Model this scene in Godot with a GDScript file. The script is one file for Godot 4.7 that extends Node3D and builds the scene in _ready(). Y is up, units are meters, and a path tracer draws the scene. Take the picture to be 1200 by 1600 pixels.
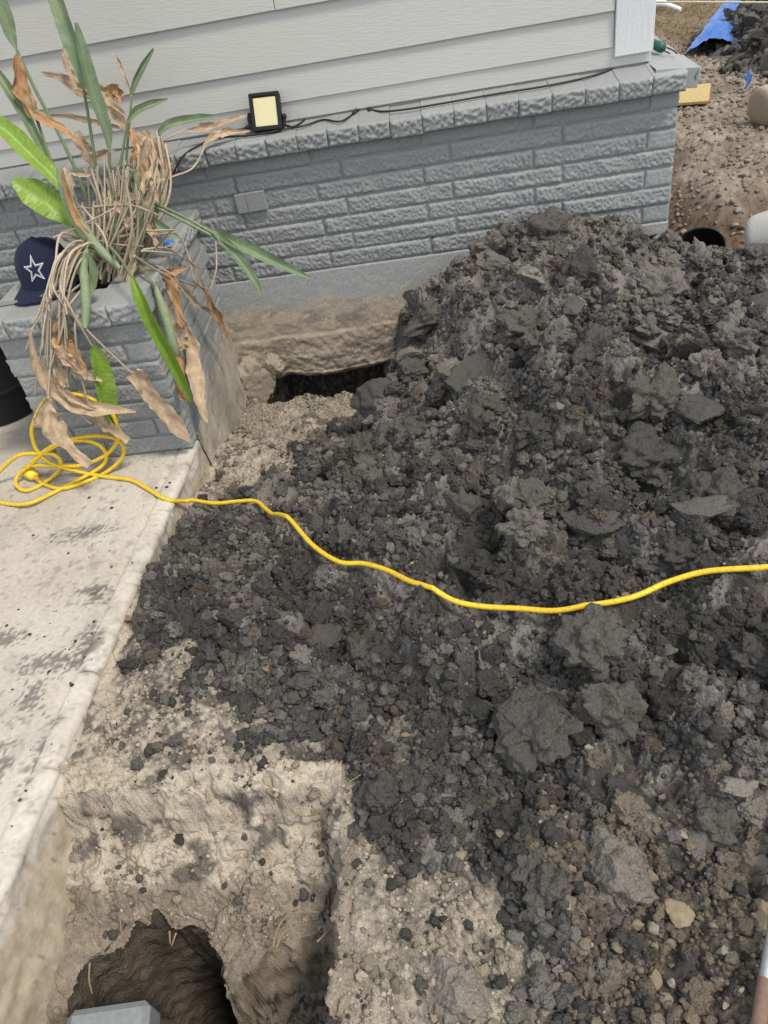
extends Node3D
# Foundation repair beside a house: brick and siding wall, brick planter, porch slab, heap of dug clay.
# Units are metres, y is up; the porch slab's top is y = 0, the brick wall's face is z = 0.

var rng := RandomNumberGenerator.new()
var M := {}
var taken := {}

func _ready() -> void:
	rng.seed = 7
	set_view()
	make_materials()
	build_house()
	build_porch()
	build_planter()
	build_soil()
	build_yard()
	build_plant()
	build_cap_and_small_things()
	build_cord()
	build_loose_things()

# ------------------------------------------------------------------ camera, sky, sun
func set_view() -> void:
	var cam := Camera3D.new()
	cam.name = "camera"
	cam.fov = 68.5
	cam.near = 0.05
	cam.far = 400.0
	add_child(cam)
	cam.transform = Transform3D(Basis(Vector3(0.98838, -0.15079, -0.01919), Vector3(0.10239, 0.75377, -0.64911), Vector3(0.11234, 0.63961, 0.76045)), Vector3(0, 1.42, 2.94))
	cam.current = true
	var sm := ProceduralSkyMaterial.new()
	sm.sky_top_color = Color(0.80, 0.83, 0.87)
	sm.sky_horizon_color = Color(0.86, 0.88, 0.90)
	sm.sky_curve = 0.3
	sm.ground_bottom_color = Color(0.42, 0.39, 0.36)
	sm.ground_horizon_color = Color(0.6, 0.58, 0.55)
	sm.sun_angle_max = 60.0
	sm.sun_curve = 0.3
	var sky := Sky.new()
	sky.sky_material = sm
	var env := Environment.new()
	env.background_mode = Environment.BG_SKY
	env.sky = sky
	env.background_energy_multiplier = 1.0
	env.tonemap_mode = Environment.TONE_MAPPER_LINEAR
	env.tonemap_exposure = 2.15
	env.sdfgi_enabled = true
	env.ssao_enabled = true
	env.ssil_enabled = true
	var we := WorldEnvironment.new()
	we.name = "environment"
	we.environment = env
	add_child(we)
	var sun := DirectionalLight3D.new()
	sun.name = "sun"
	sun.light_energy = 0.5
	sun.light_color = Color(1.0, 0.96, 0.9)
	sun.light_angular_distance = 12.0
	sun.shadow_enabled = true
	add_child(sun)
	sun.look_at_from_position(Vector3(2.6, 5.0, 1.6), Vector3.ZERO)

# ------------------------------------------------------------------ naming
func numbered(n: String) -> String:
	taken[n] = taken.get(n, -1) + 1
	return n if taken[n] == 0 else "%s_%03d" % [n, taken[n]]

func tag(o: Node, label: String, category: String, group := "") -> Node:
	o.set_meta("label", label)
	o.set_meta("category", category)
	if group != "":
		o.set_meta("group", group)
	return o

func thing(called: String, label: String, category: String, at := Vector3.ZERO, group := "") -> Node3D:
	var o := Node3D.new()
	o.name = numbered(called)
	o.position = at
	tag(o, label, category, group)
	add_child(o)
	return o

func setting(called: String) -> Node3D:
	var o := Node3D.new()
	o.name = numbered(called)
	o.set_meta("kind", "structure")
	add_child(o)
	return o

func part(called: String, mesh: Mesh, mat: Material, parent: Node, xf := Transform3D()) -> MeshInstance3D:
	var o := MeshInstance3D.new()
	o.name = called
	o.mesh = mesh
	o.material_override = mat
	o.transform = xf
	parent.add_child(o, true)
	return o

func copies(called: String, mesh: Mesh, mat: Material, parent: Node, xfs: Array, cols: PackedColorArray) -> void:
	if xfs.is_empty():
		return
	var mm := MultiMesh.new()
	mm.transform_format = MultiMesh.TRANSFORM_3D
	mm.use_colors = true
	mm.mesh = mesh
	mm.instance_count = xfs.size()
	for i in xfs.size():
		mm.set_instance_transform(i, xfs[i])
		mm.set_instance_color(i, cols[i])
	var o := MultiMeshInstance3D.new()
	o.name = called
	o.multimesh = mm
	o.material_override = mat
	o.set_meta("kind", "stuff")
	parent.add_child(o, true)

# ------------------------------------------------------------------ materials
func lin(r: float, g: float, b: float) -> Color:
	return Color(r, g, b).linear_to_srgb()

func fnoise(type: int, freq: float, sd: int, oct := 1) -> FastNoiseLite:
	var n := FastNoiseLite.new()
	n.noise_type = type
	n.frequency = freq
	n.seed = sd
	n.fractal_type = FastNoiseLite.FRACTAL_FBM if oct > 1 else FastNoiseLite.FRACTAL_NONE
	n.fractal_octaves = oct
	if type == FastNoiseLite.TYPE_CELLULAR:
		n.cellular_return_type = FastNoiseLite.RETURN_DISTANCE
		n.cellular_distance_function = FastNoiseLite.DISTANCE_EUCLIDEAN
		n.cellular_jitter = 1.0
	return n

func ntex(n: FastNoiseLite, lo: Color, hi: Color, size := 512, stops := []) -> NoiseTexture2D:
	var t := NoiseTexture2D.new()
	t.width = size
	t.height = size
	t.seamless = true
	t.noise = n
	var g := Gradient.new()
	g.offsets = PackedFloat32Array([0.0, 1.0])
	g.colors = PackedColorArray([lo, hi])
	for s in stops:
		g.add_point(s[0], s[1])
	t.color_ramp = g
	return t

func mat(col: Color, rough: float, tex: Texture2D = null, bump: Texture2D = null, cm := 0.1, scale := 4.0, vcol := false) -> StandardMaterial3D:
	var m := StandardMaterial3D.new()
	m.albedo_color = col
	m.roughness = rough
	m.metallic_specular = 0.4
	m.uv1_triplanar = true
	m.uv1_scale = Vector3.ONE * scale
	if tex:
		m.albedo_texture = tex
	if bump:
		m.heightmap_enabled = true
		m.heightmap_texture = bump
		m.heightmap_scale = cm
	m.vertex_color_use_as_albedo = vcol
	return m

func make_materials() -> void:
	pass
	var SX := FastNoiseLite.TYPE_SIMPLEX_SMOOTH
	var CE := FastNoiseLite.TYPE_CELLULAR
	var W := Color.WHITE
	var grain := ntex(fnoise(SX, 0.06, 3, 5), Color(0.62, 0.62, 0.62), W)
	var gritty := ntex(fnoise(CE, 0.05, 4, 3), Color(0, 0, 0), W)
	var rocky := ntex(fnoise(SX, 0.035, 5, 6), Color.BLACK, W)
	var speck := ntex(fnoise(SX, 0.11, 6, 3), Color(0.55, 0.52, 0.5), W, 512, [[0.28, Color(0.62, 0.6, 0.58)], [0.36, Color(0.93, 0.93, 0.92)]])
	var fine := ntex(fnoise(SX, 0.2, 8, 3), Color(0.8, 0.8, 0.8), W)
	var pores := ntex(fnoise(SX, 0.09, 9, 4), Color.BLACK, W)
	M.clay = mat(W, 0.93, grain, gritty, 0.5, 5.0, true)
	M.clay.metallic_specular = 0.25
	M.crumb = mat(W, 0.95, grain, rocky, 0.4, 11.0, true)
	M.crumb.metallic_specular = 0.2
	M.cut_clay = mat(W, 0.72, grain, rocky, 0.25, 9.0, true)
	M.sand = mat(W, 0.95, grain, gritty, 0.25, 7.0, true)
	M.sand.metallic_specular = 0.2
	for k in [M.clay, M.crumb, M.cut_clay, M.sand]:
		k.uv1_world_triplanar = true
	M.paint = mat(lin(0.335, 0.348, 0.35), 0.62, fine, rocky, 0.2, 11.0)
	M.paint_soft = mat(lin(0.34, 0.353, 0.355), 0.6, fine, pores, 0.05, 6.0)
	M.mortar = mat(lin(0.29, 0.302, 0.305), 0.75, fine, pores, 0.08, 6.0)
	M.concrete = mat(W, 0.85, speck, pores, 0.06, 6.0, true)
	M.slab = mat(W, 0.82, ntex(fnoise(SX, 0.05, 10, 6), Color(0.88, 0.875, 0.87), W), pores, 0.03, 2.2, true)
	M.tan_concrete = mat(W, 0.9, ntex(fnoise(SX, 0.06, 16, 5), Color(0.8, 0.8, 0.8), W), pores, 0.05, 2.5, true)
	var woodn := fnoise(SX, 0.02, 12, 4)
	M.siding = mat(lin(0.57, 0.575, 0.55), 0.55, fine, ntex(woodn, Color.BLACK, W), 0.05, 3.0)
	M.siding.uv1_scale = Vector3(1.6, 14.0, 3.0)
	M.trim = mat(lin(0.72, 0.74, 0.76), 0.55, fine, ntex(fnoise(SX, 0.02, 15, 4), Color.BLACK, W), 0.1, 3.0)
	M.trim.uv1_scale = Vector3(8.0, 0.8, 8.0)
	M.roof = mat(lin(0.16, 0.15, 0.15), 0.9, grain, pores, 0.2, 4.0)
	M.black = mat(lin(0.012, 0.012, 0.013), 0.45, fine, pores, 0.02, 8.0)
	M.rubber = mat(lin(0.02, 0.021, 0.023), 0.6)
	M.led = mat(lin(0.84, 0.76, 0.45), 0.35, fine, null, 0.0, 30.0)
	M.yellow = mat(lin(0.72, 0.5, 0.03), 0.42, ntex(fnoise(SX, 0.05, 21, 4), Color(0.62, 0.58, 0.55), W, 512, [[0.25, Color(0.72, 0.69, 0.65)], [0.36, Color(0.95, 0.94, 0.92)]]), pores, 0.02, 5.0)
	M.yellow_plug = mat(lin(0.78, 0.58, 0.05), 0.4)
	M.orange = mat(lin(0.55, 0.25, 0.04), 0.5)
	M.navy = mat(lin(0.008, 0.014, 0.045), 0.85, ntex(fnoise(SX, 0.3, 22, 2), Color(0.7, 0.7, 0.75), W), pores, 0.03, 14.0)
	M.navy.rim_enabled = true
	M.navy.rim = 0.2
	M.white_thread = mat(lin(0.75, 0.76, 0.78), 0.8)
	M.navy_thread = mat(lin(0.006, 0.01, 0.035), 0.7)
	M.gold = mat(lin(0.2, 0.17, 0.06), 0.4, speck, null, 0.0, 40.0)
	M.silver = mat(lin(0.6, 0.61, 0.62), 0.35, grain, pores, 0.03, 12.0)
	M.silver.metallic = 0.6
	M.tarp = mat(lin(0.06, 0.2, 0.62), 0.45, grain, pores, 0.1, 5.0)
	M.ply = mat(lin(0.62, 0.46, 0.2), 0.75, grain, null, 0.0, 2.0)
	M.green_plastic = mat(lin(0.03, 0.11, 0.085), 0.4)
	M.string = mat(lin(0.6, 0.55, 0.4), 0.9)
	M.blue_tape = mat(lin(0.04, 0.2, 0.55), 0.5)
	M.pale_stone = mat(W, 0.85, grain, rocky, 0.15, 14.0, true)
	var veins := ntex(fnoise(SX, 0.03, 31, 3), Color(0.82, 0.82, 0.82), W)
	for k in 4:
		var lm := mat(W, [0.48, 0.42, 0.8, 0.75][k], veins, null, 0.0, 6.0, true)
		lm.cull_mode = BaseMaterial3D.CULL_DISABLED
		lm.backlight_enabled = true
		lm.backlight = [Color(0.1, 0.14, 0.05), Color(0.25, 0.32, 0.04), Color(0.16, 0.1, 0.05), Color(0.16, 0.08, 0.03)][k]
		M["leaf%d" % k] = lm
	for k in 4:
		pebble_mats.append(tinted(M.pale_stone, [Color(0.5, 0.41, 0.28), Color(0.42, 0.36, 0.27), Color(0.6, 0.54, 0.43), Color(0.33, 0.28, 0.21)][k]))
	M.root = mat(lin(0.36, 0.27, 0.16), 0.85, grain, null, 0.0, 20.0)
	M.dead_leaf = mat(lin(0.33, 0.2, 0.11), 0.8, grain, null, 0.0, 20.0)

# ------------------------------------------------------------------ mesh helpers
func grid_mesh(nu: int, nv: int, pos: Callable, col = null) -> ArrayMesh:
	# pos(u, v) with u, v in 0..1; the outward side is where d/du x d/dv points
	var v := PackedVector3Array()
	var n := PackedVector3Array()
	var c := PackedColorArray()
	var ix := PackedInt32Array()
	for j in nv + 1:
		for i in nu + 1:
			var p: Vector3 = pos.call(float(i) / nu, float(j) / nv)
			v.append(p)
			if col != null:
				c.append(col.call(p))
	var w := nu + 1
	for j in nv + 1:
		for i in w:
			var a := v[j * w + mini(i + 1, nu)] - v[j * w + maxi(i - 1, 0)]
			var b := v[mini(j + 1, nv) * w + i] - v[maxi(j - 1, 0) * w + i]
			n.append(a.cross(b).normalized())
	for j in nv:
		for i in nu:
			var k := j * w + i
			ix.append_array([k, k + w, k + w + 1, k, k + w + 1, k + 1])
	return arrays(v, n, c, ix)

func arrays(v: PackedVector3Array, n: PackedVector3Array, c: PackedColorArray, ix: PackedInt32Array) -> ArrayMesh:
	var a := []
	a.resize(Mesh.ARRAY_MAX)
	a[Mesh.ARRAY_VERTEX] = v
	a[Mesh.ARRAY_NORMAL] = n
	if c.size() == v.size():
		a[Mesh.ARRAY_COLOR] = c
	a[Mesh.ARRAY_INDEX] = ix
	var m := ArrayMesh.new()
	m.add_surface_from_arrays(Mesh.PRIMITIVE_TRIANGLES, a)
	return m

func tri(st: SurfaceTool, a: Vector3, b: Vector3, c: Vector3, mid: Vector3) -> void:
	if (b - a).cross(c - a).dot((a + b + c) / 3.0 - mid) > 0.0:
		var t := b
		b = c
		c = t
	st.add_vertex(a)
	st.add_vertex(b)
	st.add_vertex(c)

func box(s: Vector3, bev: float, st: SurfaceTool = null, mid := Vector3.ZERO, turn := Basis()) -> Mesh:
	# a box with chamfered edges
	var own := st == null
	if own:
		st = SurfaceTool.new()
		st.begin(Mesh.PRIMITIVE_TRIANGLES)
	st.set_smooth_group(-1)
	var h := s * 0.5
	var P := func(sx: int, sy: int, sz: int, ax: int) -> Vector3:
		var q := Vector3(sx * (h.x - bev), sy * (h.y - bev), sz * (h.z - bev))
		q[ax] += [sx, sy, sz][ax] * bev
		return mid + turn * q
	for ax in 3:
		for sg in [-1, 1]:
			var q := []
			for k in [[-1, -1], [1, -1], [1, 1], [-1, 1]]:
				var e := [k[0], k[1]]
				e.insert(ax, sg)
				q.append(P.call(e[0], e[1], e[2], ax))
			tri(st, q[0], q[1], q[2], mid)
			tri(st, q[0], q[2], q[3], mid)
		var o1 := (ax + 1) % 3
		var o2 := (ax + 2) % 3
		for s1 in [-1, 1]:
			for s2 in [-1, 1]:
				var e0 := [0, 0, 0]
				e0[o1] = s1
				e0[o2] = s2
				e0[ax] = -1
				var a: Vector3 = P.call(e0[0], e0[1], e0[2], o1)
				var b: Vector3 = P.call(e0[0], e0[1], e0[2], o2)
				e0[ax] = 1
				var c: Vector3 = P.call(e0[0], e0[1], e0[2], o1)
				var d: Vector3 = P.call(e0[0], e0[1], e0[2], o2)
				tri(st, a, b, c, mid)
				tri(st, b, c, d, mid)
	for k in 8:
		var e := [1 if k & 1 else -1, 1 if k & 2 else -1, 1 if k & 4 else -1]
		tri(st, P.call(e[0], e[1], e[2], 0), P.call(e[0], e[1], e[2], 1), P.call(e[0], e[1], e[2], 2), mid)
	if own:
		st.generate_normals()
		return st.commit()
	return null

func smooth_line(p: PackedVector3Array, steps: int) -> PackedVector3Array:
	var out := PackedVector3Array()
	var n := p.size()
	for i in n - 1:
		for k in steps:
			out.append(p[i].cubic_interpolate(p[i + 1], p[maxi(i - 1, 0)], p[mini(i + 2, n - 1)], float(k) / steps))
	out.append(p[n - 1])
	return out

func tube(line: PackedVector3Array, rad: Callable, sides := 8, col = null) -> ArrayMesh:
	# rad(t) is the radius at t = 0..1; ends are closed
	var v := PackedVector3Array()
	var nn := PackedVector3Array()
	var c := PackedColorArray()
	var ix := PackedInt32Array()
	var n := line.size()
	var side := Vector3.UP
	for i in n:
		var t := (line[mini(i + 1, n - 1)] - line[maxi(i - 1, 0)]).normalized()
		side = side - t * side.dot(t)
		if side.length() < 0.01:
			side = Vector3.RIGHT - t * t.x
		side = side.normalized()
		var up := t.cross(side)
		var r: float = rad.call(float(i) / maxf(1.0, n - 1.0))
		for k in sides + 1:
			var a := TAU * k / sides
			var d := side * cos(a) + up * sin(a)
			v.append(line[i] + d * r)
			nn.append(d)
			if col != null:
				c.append(col.call(float(i) / (n - 1.0)))
	var w := sides + 1
	for i in n - 1:
		for k in sides:
			var a := i * w + k
			ix.append_array([a, a + w, a + w + 1, a, a + w + 1, a + 1])
	for e in [0, n - 1]:
		var t := (line[mini(e + 1, n - 1)] - line[maxi(e - 1, 0)]).normalized() * (1.0 if e else -1.0)
		var at := v.size()
		v.append(line[e])
		nn.append(t)
		if col != null:
			c.append(col.call(1.0 if e else 0.0))
		for k in sides + 1:
			v.append(v[e * w + k])
			nn.append(t)
			if col != null:
				c.append(c[at])
		for k in sides:
			ix.append_array([at, at + 1 + k, at + 2 + k] if e == 0 else [at, at + 2 + k, at + 1 + k])
	return arrays(v, nn, c, ix)

func lathe(profile: PackedVector2Array, sides := 32, wobble = null) -> ArrayMesh:
	# profile (radius, height), from the bottom up
	var n := profile.size() - 1
	return grid_mesh(sides, n, func(u: float, v: float) -> Vector3:
		var q := profile[roundi(v * n)]
		var a := -TAU * u
		var p := Vector3(cos(a) * q.x, q.y, sin(a) * q.x)
		return wobble.call(p) if wobble != null else p)

func v3(a: Array) -> Vector3:
	return Vector3(a[0], a[1], a[2])

func pts(a: Array) -> PackedVector3Array:
	var o := PackedVector3Array()
	for q in a:
		o.append(v3(q))
	return o

func lump(level: int, sd: int, squash: Vector3, rough: float, cuts: int) -> ArrayMesh:
	# a clod or stone of radius about 1: a round body, knobbly, some faces cut flat
	var verts: Array = [Vector3(0, 1, 0), Vector3(1, 0, 0), Vector3(0, 0, 1), Vector3(-1, 0, 0), Vector3(0, 0, -1), Vector3(0, -1, 0)]
	var tris: Array = [[0, 1, 2], [0, 2, 3], [0, 3, 4], [0, 4, 1], [5, 2, 1], [5, 3, 2], [5, 4, 3], [5, 1, 4]]
	for l in level:
		var mids := {}
		var next := []
		for t in tris:
			var m := []
			for e in 3:
				var a: int = t[e]
				var b: int = t[(e + 1) % 3]
				var key := mini(a, b) * 100000 + maxi(a, b)
				if not mids.has(key):
					mids[key] = verts.size()
					verts.append(((verts[a] + verts[b]) as Vector3).normalized())
				m.append(mids[key])
			next.append_array([[t[0], m[0], m[2]], [t[1], m[1], m[0]], [t[2], m[2], m[1]], m])
		tris = next
	var r := RandomNumberGenerator.new()
	r.seed = sd
	var c1 := fnoise(FastNoiseLite.TYPE_CELLULAR, 1.1, sd)
	var c2 := fnoise(FastNoiseLite.TYPE_CELLULAR, 2.8, sd + 1)
	var s1 := fnoise(FastNoiseLite.TYPE_SIMPLEX_SMOOTH, 0.9, sd + 2, 3)
	var s2 := fnoise(FastNoiseLite.TYPE_SIMPLEX_SMOOTH, 3.2, sd + 3, 3)
	var c3 := fnoise(FastNoiseLite.TYPE_CELLULAR, 5.5, sd + 4)
	var planes := []
	for k in cuts:
		planes.append([Vector3(r.randfn(), r.randfn(), r.randfn()).normalized(), r.randf_range(0.45, 0.75)])
	var v := PackedVector3Array()
	for p: Vector3 in verts:
		var q := p * (1.0 + rough * (-0.7 * c1.get_noise_3dv(p * 1.0) - 0.35 - 0.4 * (c2.get_noise_3dv(p) + 0.5) + 0.5 * s1.get_noise_3dv(p)))
		for pl in planes:
			var d: float = q.dot(pl[0]) - pl[1]
			if d > 0.0:
				q -= pl[0] * d * 0.93
		if level > 3:
			q *= 1.0 + rough * (0.10 * s2.get_noise_3dv(p) - 0.13 * (c3.get_noise_3dv(p) + 0.45))
		v.append(q * squash)
	var n := PackedVector3Array()
	n.resize(v.size())
	n.fill(Vector3.ZERO)
	var ix := PackedInt32Array()
	for t in tris:
		var nn := (v[t[2]] - v[t[0]]).cross(v[t[1]] - v[t[0]])
		if nn.dot(v[t[0]]) < 0.0:
			nn = -nn
			ix.append_array([t[0], t[2], t[1]])
		else:
			ix.append_array([t[0], t[1], t[2]])
		for k in 3:
			n[t[k]] += nn
	for i in n.size():
		n[i] = n[i].normalized()
	return arrays(v, n, PackedColorArray(), ix)

# ------------------------------------------------------------------ the house
func rock_brick(l: float, h: float, deep: float, sd: int, proud := 0.0085, nx := 0) -> ArrayMesh:
	# split-face brick: its face (towards +z) is rough and stands proud of its edges
	var n := fnoise(FastNoiseLite.TYPE_SIMPLEX_SMOOTH, 62.0, sd, 4)
	var n2 := fnoise(FastNoiseLite.TYPE_SIMPLEX_SMOOTH, 9.0, sd + 5, 2)
	var ed := fnoise(FastNoiseLite.TYPE_SIMPLEX_SMOOTH, 40.0, sd + 9, 2)
	if nx == 0:
		nx = maxi(8, int(l / 0.0042))
	var ny := maxi(8, int(h / 0.0042))
	var b := 0.3 * minf(h, l) / h
	return grid_mesh(nx + 4, ny + 4, func(u: float, v: float) -> Vector3:
		var a := clampf((u * (nx + 4) - 2.0) / nx, 0.0, 1.0)
		var c := clampf((v * (ny + 4) - 2.0) / ny, 0.0, 1.0)
		var i := roundi(u * (nx + 4))
		var j := roundi(v * (ny + 4))
		var x := (a - 0.5) * l
		var y := (c - 0.5) * h
		var back := i == 0 or j == 0 or i == nx + 4 or j == ny + 4
		var edge := minf(minf(a, 1.0 - a) * l, minf(c, 1.0 - c) * h)
		x += ed.get_noise_2d(y, 3.0) * 0.004 * (absf(a - 0.5) * 2.0)
		y += ed.get_noise_2d(x, 7.0) * 0.003 * (absf(c - 0.5) * 2.0)
		if back:
			return Vector3(x, y, -deep)
		var rise := smoothstep(0.0, 0.007, edge)
		return Vector3(x, y, -0.002 + rise * (proud * (0.55 + 0.45 * n2.get_noise_2d(x, y)) + proud * 0.6 * n.get_noise_2d(x, y))))

func build_house() -> void:
	var house := thing("house", "grey painted rock-face brick wall with pale lap siding above, behind the dirt heap", "house")
	var pitch := 0.0662
	var base := 0.253
	var full := []
	var ends := []
	for k in 8:
		full.append(rock_brick(0.3955, 0.0585, 0.06, 100 + k))
	for k in 3:
		ends.append(rock_brick(0.096, 0.0585, 0.06, 140 + k, 0.004))
	var half := rock_brick(0.193, 0.0585, 0.06, 150)
	for course in 7:
		var y := base + pitch * (6 - course + 0.5)
		var x := 0.872
		if course % 2 == 0:
			part("brick", ends[course % 3], M.paint_soft, house, Transform3D(Basis(), Vector3(x - 0.052, y, 0)))
			x -= 0.104
		while x > -2.6:
			if course == 3 and absf(x + 0.848) < 0.03:
				part("brick", half, M.paint, house, Transform3D(Basis(), Vector3(x - 0.1 - 0.202, y, 0)))
			else:
				var turn := Basis(Vector3.BACK, PI) if rng.randf() < 0.4 else Basis()
				turn = turn.rotated(Vector3.BACK, rng.randfn() * 0.002)
				part("brick", full[rng.randi() % 8], M.paint, house, Transform3D(turn, Vector3(x - 0.202, y + rng.randfn() * 0.0008, rng.randfn() * 0.0015)))
			x -= 0.404
	# the wall's return round the corner, facing the yard
	for course in 7:
		var y := base + pitch * (6 - course + 0.5)
		var z := -0.06 if course % 2 == 0 else 0.0
		z -= 0.05
		while z > -2.6:
			part("brick", full[rng.randi() % 8], M.paint, house, Transform3D(Basis(Vector3.UP, PI / 2), Vector3(0.872, y, z - 0.202)))
			z -= 0.404
	# mortar behind the bricks, open at two weep holes in the lowest course
	var st := SurfaceTool.new()
	st.begin(Mesh.PRIMITIVE_TRIANGLES)
	var y1 := base + pitch
	var y2 := base + pitch * 7
	var X := [0.864, 0.0, -0.3945, -3.2]
	box(Vector3(4.064, y2 - y1, 0.10), 0.001, st, Vector3((0.864 - 3.2) / 2, (y1 + y2) / 2, -0.055))
	X = [0.864, -0.031, -0.435, -3.2]
	for k in 3:
		var a: float = X[k] - (0.006 if k else 0.0)
		var b: float = X[k + 1] + (0.006 if k < 2 else 0.0)
		box(Vector3(a - b, pitch - 0.0005, 0.10), 0.0005, st, Vector3((a + b) / 2, base + pitch / 2, -0.055))
	box(Vector3(0.1, y2 - base, 2.6), 0.001, st, Vector3(0.806, (base + y2) / 2, -1.41))
	st.generate_normals()
	part("mortar", st.commit(), M.mortar, house)
	# row of cap bricks
	var caps := []
	for k in 6:
		caps.append(cap_brick(0.1115, 0.062, 0.15, 200 + k))
	var cx := 0.875
	while cx > -2.7:
		var xf := Transform3D(Basis(Vector3.RIGHT, 0.09).rotated(Vector3.BACK, rng.randfn() * 0.003), Vector3(cx - 0.056, 0.738 + rng.randfn() * 0.0012, 0.05 + rng.randfn() * 0.002))
		part("cap_brick", caps[rng.randi() % 6], M.paint_soft if rng.randf() < 0.2 else M.paint, house, xf)
		cx -= 0.1125
	var cz := 0.02
	while cz > -3.0:
		var xf2 := Transform3D(Basis(Vector3.UP, PI / 2) * Basis(Vector3.RIGHT, 0.09), Vector3(0.925 + rng.randfn() * 0.002, 0.738, cz - 0.056))
		part("cap_brick", caps[rng.randi() % 6], M.paint_soft, house, xf2)
		cz -= 0.1125
	part("cap_bed", box(Vector3(3.5, 0.052, 0.12), 0.002), M.mortar, house, Transform3D(Basis(), Vector3(-0.88, 0.738, -0.03)))
	part("cap_bed", box(Vector3(4.2, 0.105, 0.3), 0.002), M.mortar, house, Transform3D(Basis(), Vector3(-1.33, 0.742, -0.245)))
	# siding: each board leans out over the one below
	part("skirt_board", board(3.98, 0.068, 0.02, 300), M.siding, house, Transform3D(Basis(), Vector3(-1.205, 0.823, -0.098)))
	var ys := [0.855, 0.963, 1.133, 1.303, 1.473, 1.643, 1.813, 1.983, 2.153, 2.323, 2.493, 2.663]
	for k in ys.size() - 1:
		var hh: float = ys[k + 1] - ys[k]
		var lean := Basis(Vector3.RIGHT, -0.075)
		if k == 2:
			for e in [[-3.2, -0.476], [-0.474, 0.655]]:
				part("siding_board", board(e[1] - e[0], hh + 0.012, 0.014, 310 + k), M.siding, house, Transform3D(lean, Vector3((e[0] + e[1]) / 2, ys[k] + hh / 2, -0.094)))
		else:
			part("siding_board", board(3.855, hh + 0.012, 0.014, 310 + k), M.siding, house, Transform3D(lean, Vector3(-1.2725, ys[k] + hh / 2, -0.094)))
	part("corner_trim", board(0.122, 1.9, 0.024, 340), M.trim, house, Transform3D(Basis(), Vector3(0.718, 0.822 + 0.95, -0.086)))
	part("corner_trim", board(0.1, 1.9, 0.022, 341), M.trim, house, Transform3D(Basis(Vector3.UP, PI / 2), Vector3(0.782, 0.822 + 0.95, -0.15)))
	part("skirt_board", board(2.9, 0.068, 0.02, 300), M.siding, house, Transform3D(Basis(Vector3.UP, PI / 2), Vector3(0.775, 0.823, -1.56)))
	for k in ys.size() - 1:
		var hh: float = ys[k + 1] - ys[k]
		part("siding_board", board(2.7, hh + 0.012, 0.014, 350 + k), M.siding, house, Transform3D(Basis(Vector3.UP, PI / 2) * Basis(Vector3.RIGHT, -0.075), Vector3(0.762, ys[k] + hh / 2, -1.56)))
	part("wall_frame", box(Vector3(3.9, 1.95, 2.7), 0.01), M.mortar, house, Transform3D(Basis(), Vector3(-1.21, 1.76, -1.49)))
	# roof over the house, reaching out over the porch on the left
	var roof := part("roof", box(Vector3(5.3, 0.12, 3.6), 0.02), M.roof, house, Transform3D(Basis(), Vector3(-1.55, 2.8, -1.55)))
	part("porch_roof", box(Vector3(2.6, 0.12, 3.2), 0.02), M.trim, roof, Transform3D(Basis(), Vector3(-1.35, -0.03, 3.42)))
	# grade beam under the bricks: paint above, bare stained concrete below
	var n1 := fnoise(FastNoiseLite.TYPE_SIMPLEX_SMOOTH, 3.0, 61, 4)
	var n2 := fnoise(FastNoiseLite.TYPE_SIMPLEX_SMOOTH, 22.0, 62, 4)
	var n3 := fnoise(FastNoiseLite.TYPE_SIMPLEX_SMOOTH, 5.0, 63, 3)
	var prof := func(s: float) -> Vector2:   # s 0 top .. 1 bottom: (y, z)
		if s < 0.06:
			return Vector2(0.252, -0.09 + s / 0.06 * 0.093)
		if s < 0.72:
			var k := (s - 0.06) / 0.66
			return Vector2(0.252 - k * 0.43, 0.003 + 0.022 * sin(k * PI * 0.85) + 0.006 * smoothstep(0.58, 0.62, k))
		var a := (s - 0.72) / 0.28 * PI * 0.5
		return Vector2(-0.178 - 0.075 * sin(a), 0.023 - 0.3 * (1.0 - cos(a)))
	part("grade_beam", grid_mesh(420, 130, func(u: float, v: float) -> Vector3:
		var x := 0.868 - u * 3.0
		var q: Vector2 = prof.call(v)
		var low := smoothstep(0.15, -0.2, q.x)
		return Vector3(x, q.x + n1.get_noise_2d(x, 4.0) * 0.03 * low, q.y + n1.get_noise_2d(x * 0.7, q.x * 1.6) * 0.011 * (0.15 + low) + n2.get_noise_2d(x, q.x) * 0.006 * (0.2 + low) + 0.003 * low * n2.get_noise_2d(x * 4.0, q.x * 4.0)),
		func(p: Vector3) -> Color:
			var edge := 0.125 + 0.02 * n3.get_noise_2d(p.x * 1.0, 0.0) + 0.07 * n2.get_noise_2d(p.x * 0.25, p.y * 1.0) - 0.05 * smoothstep(-0.2, 0.3, p.x)
			var bare := smoothstep(-0.05, 0.05, edge - p.y + 0.05 * n2.get_noise_2d(p.x * 2.0, p.y * 3.0))
			var dirt := Color(0.44, 0.37, 0.29).lerp(Color(0.29, 0.245, 0.195), smoothstep(-0.1, 0.45, n3.get_noise_2d(p.x * 0.8, p.y * 2.4 + 3.0)))
			dirt = dirt.lerp(Color(0.5, 0.44, 0.36), smoothstep(0.25, 0.5, n2.get_noise_2d(p.x * 0.7, p.y * 0.9)))
			return Color(0.325, 0.335, 0.335).lerp(dirt, bare)), M.tan_concrete, house)
	# broken lump of footing in the inner corner
	var foot := lump(5, 77, Vector3(0.1, 0.12, 0.1), 0.5, 3)
	var fo := part("footing_lump", foot, tinted(M.tan_concrete, Color(0.34, 0.29, 0.235)), house, Transform3D(Basis(Vector3.UP, 0.7), Vector3(-0.885, -0.19, 0.035)))
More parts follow.
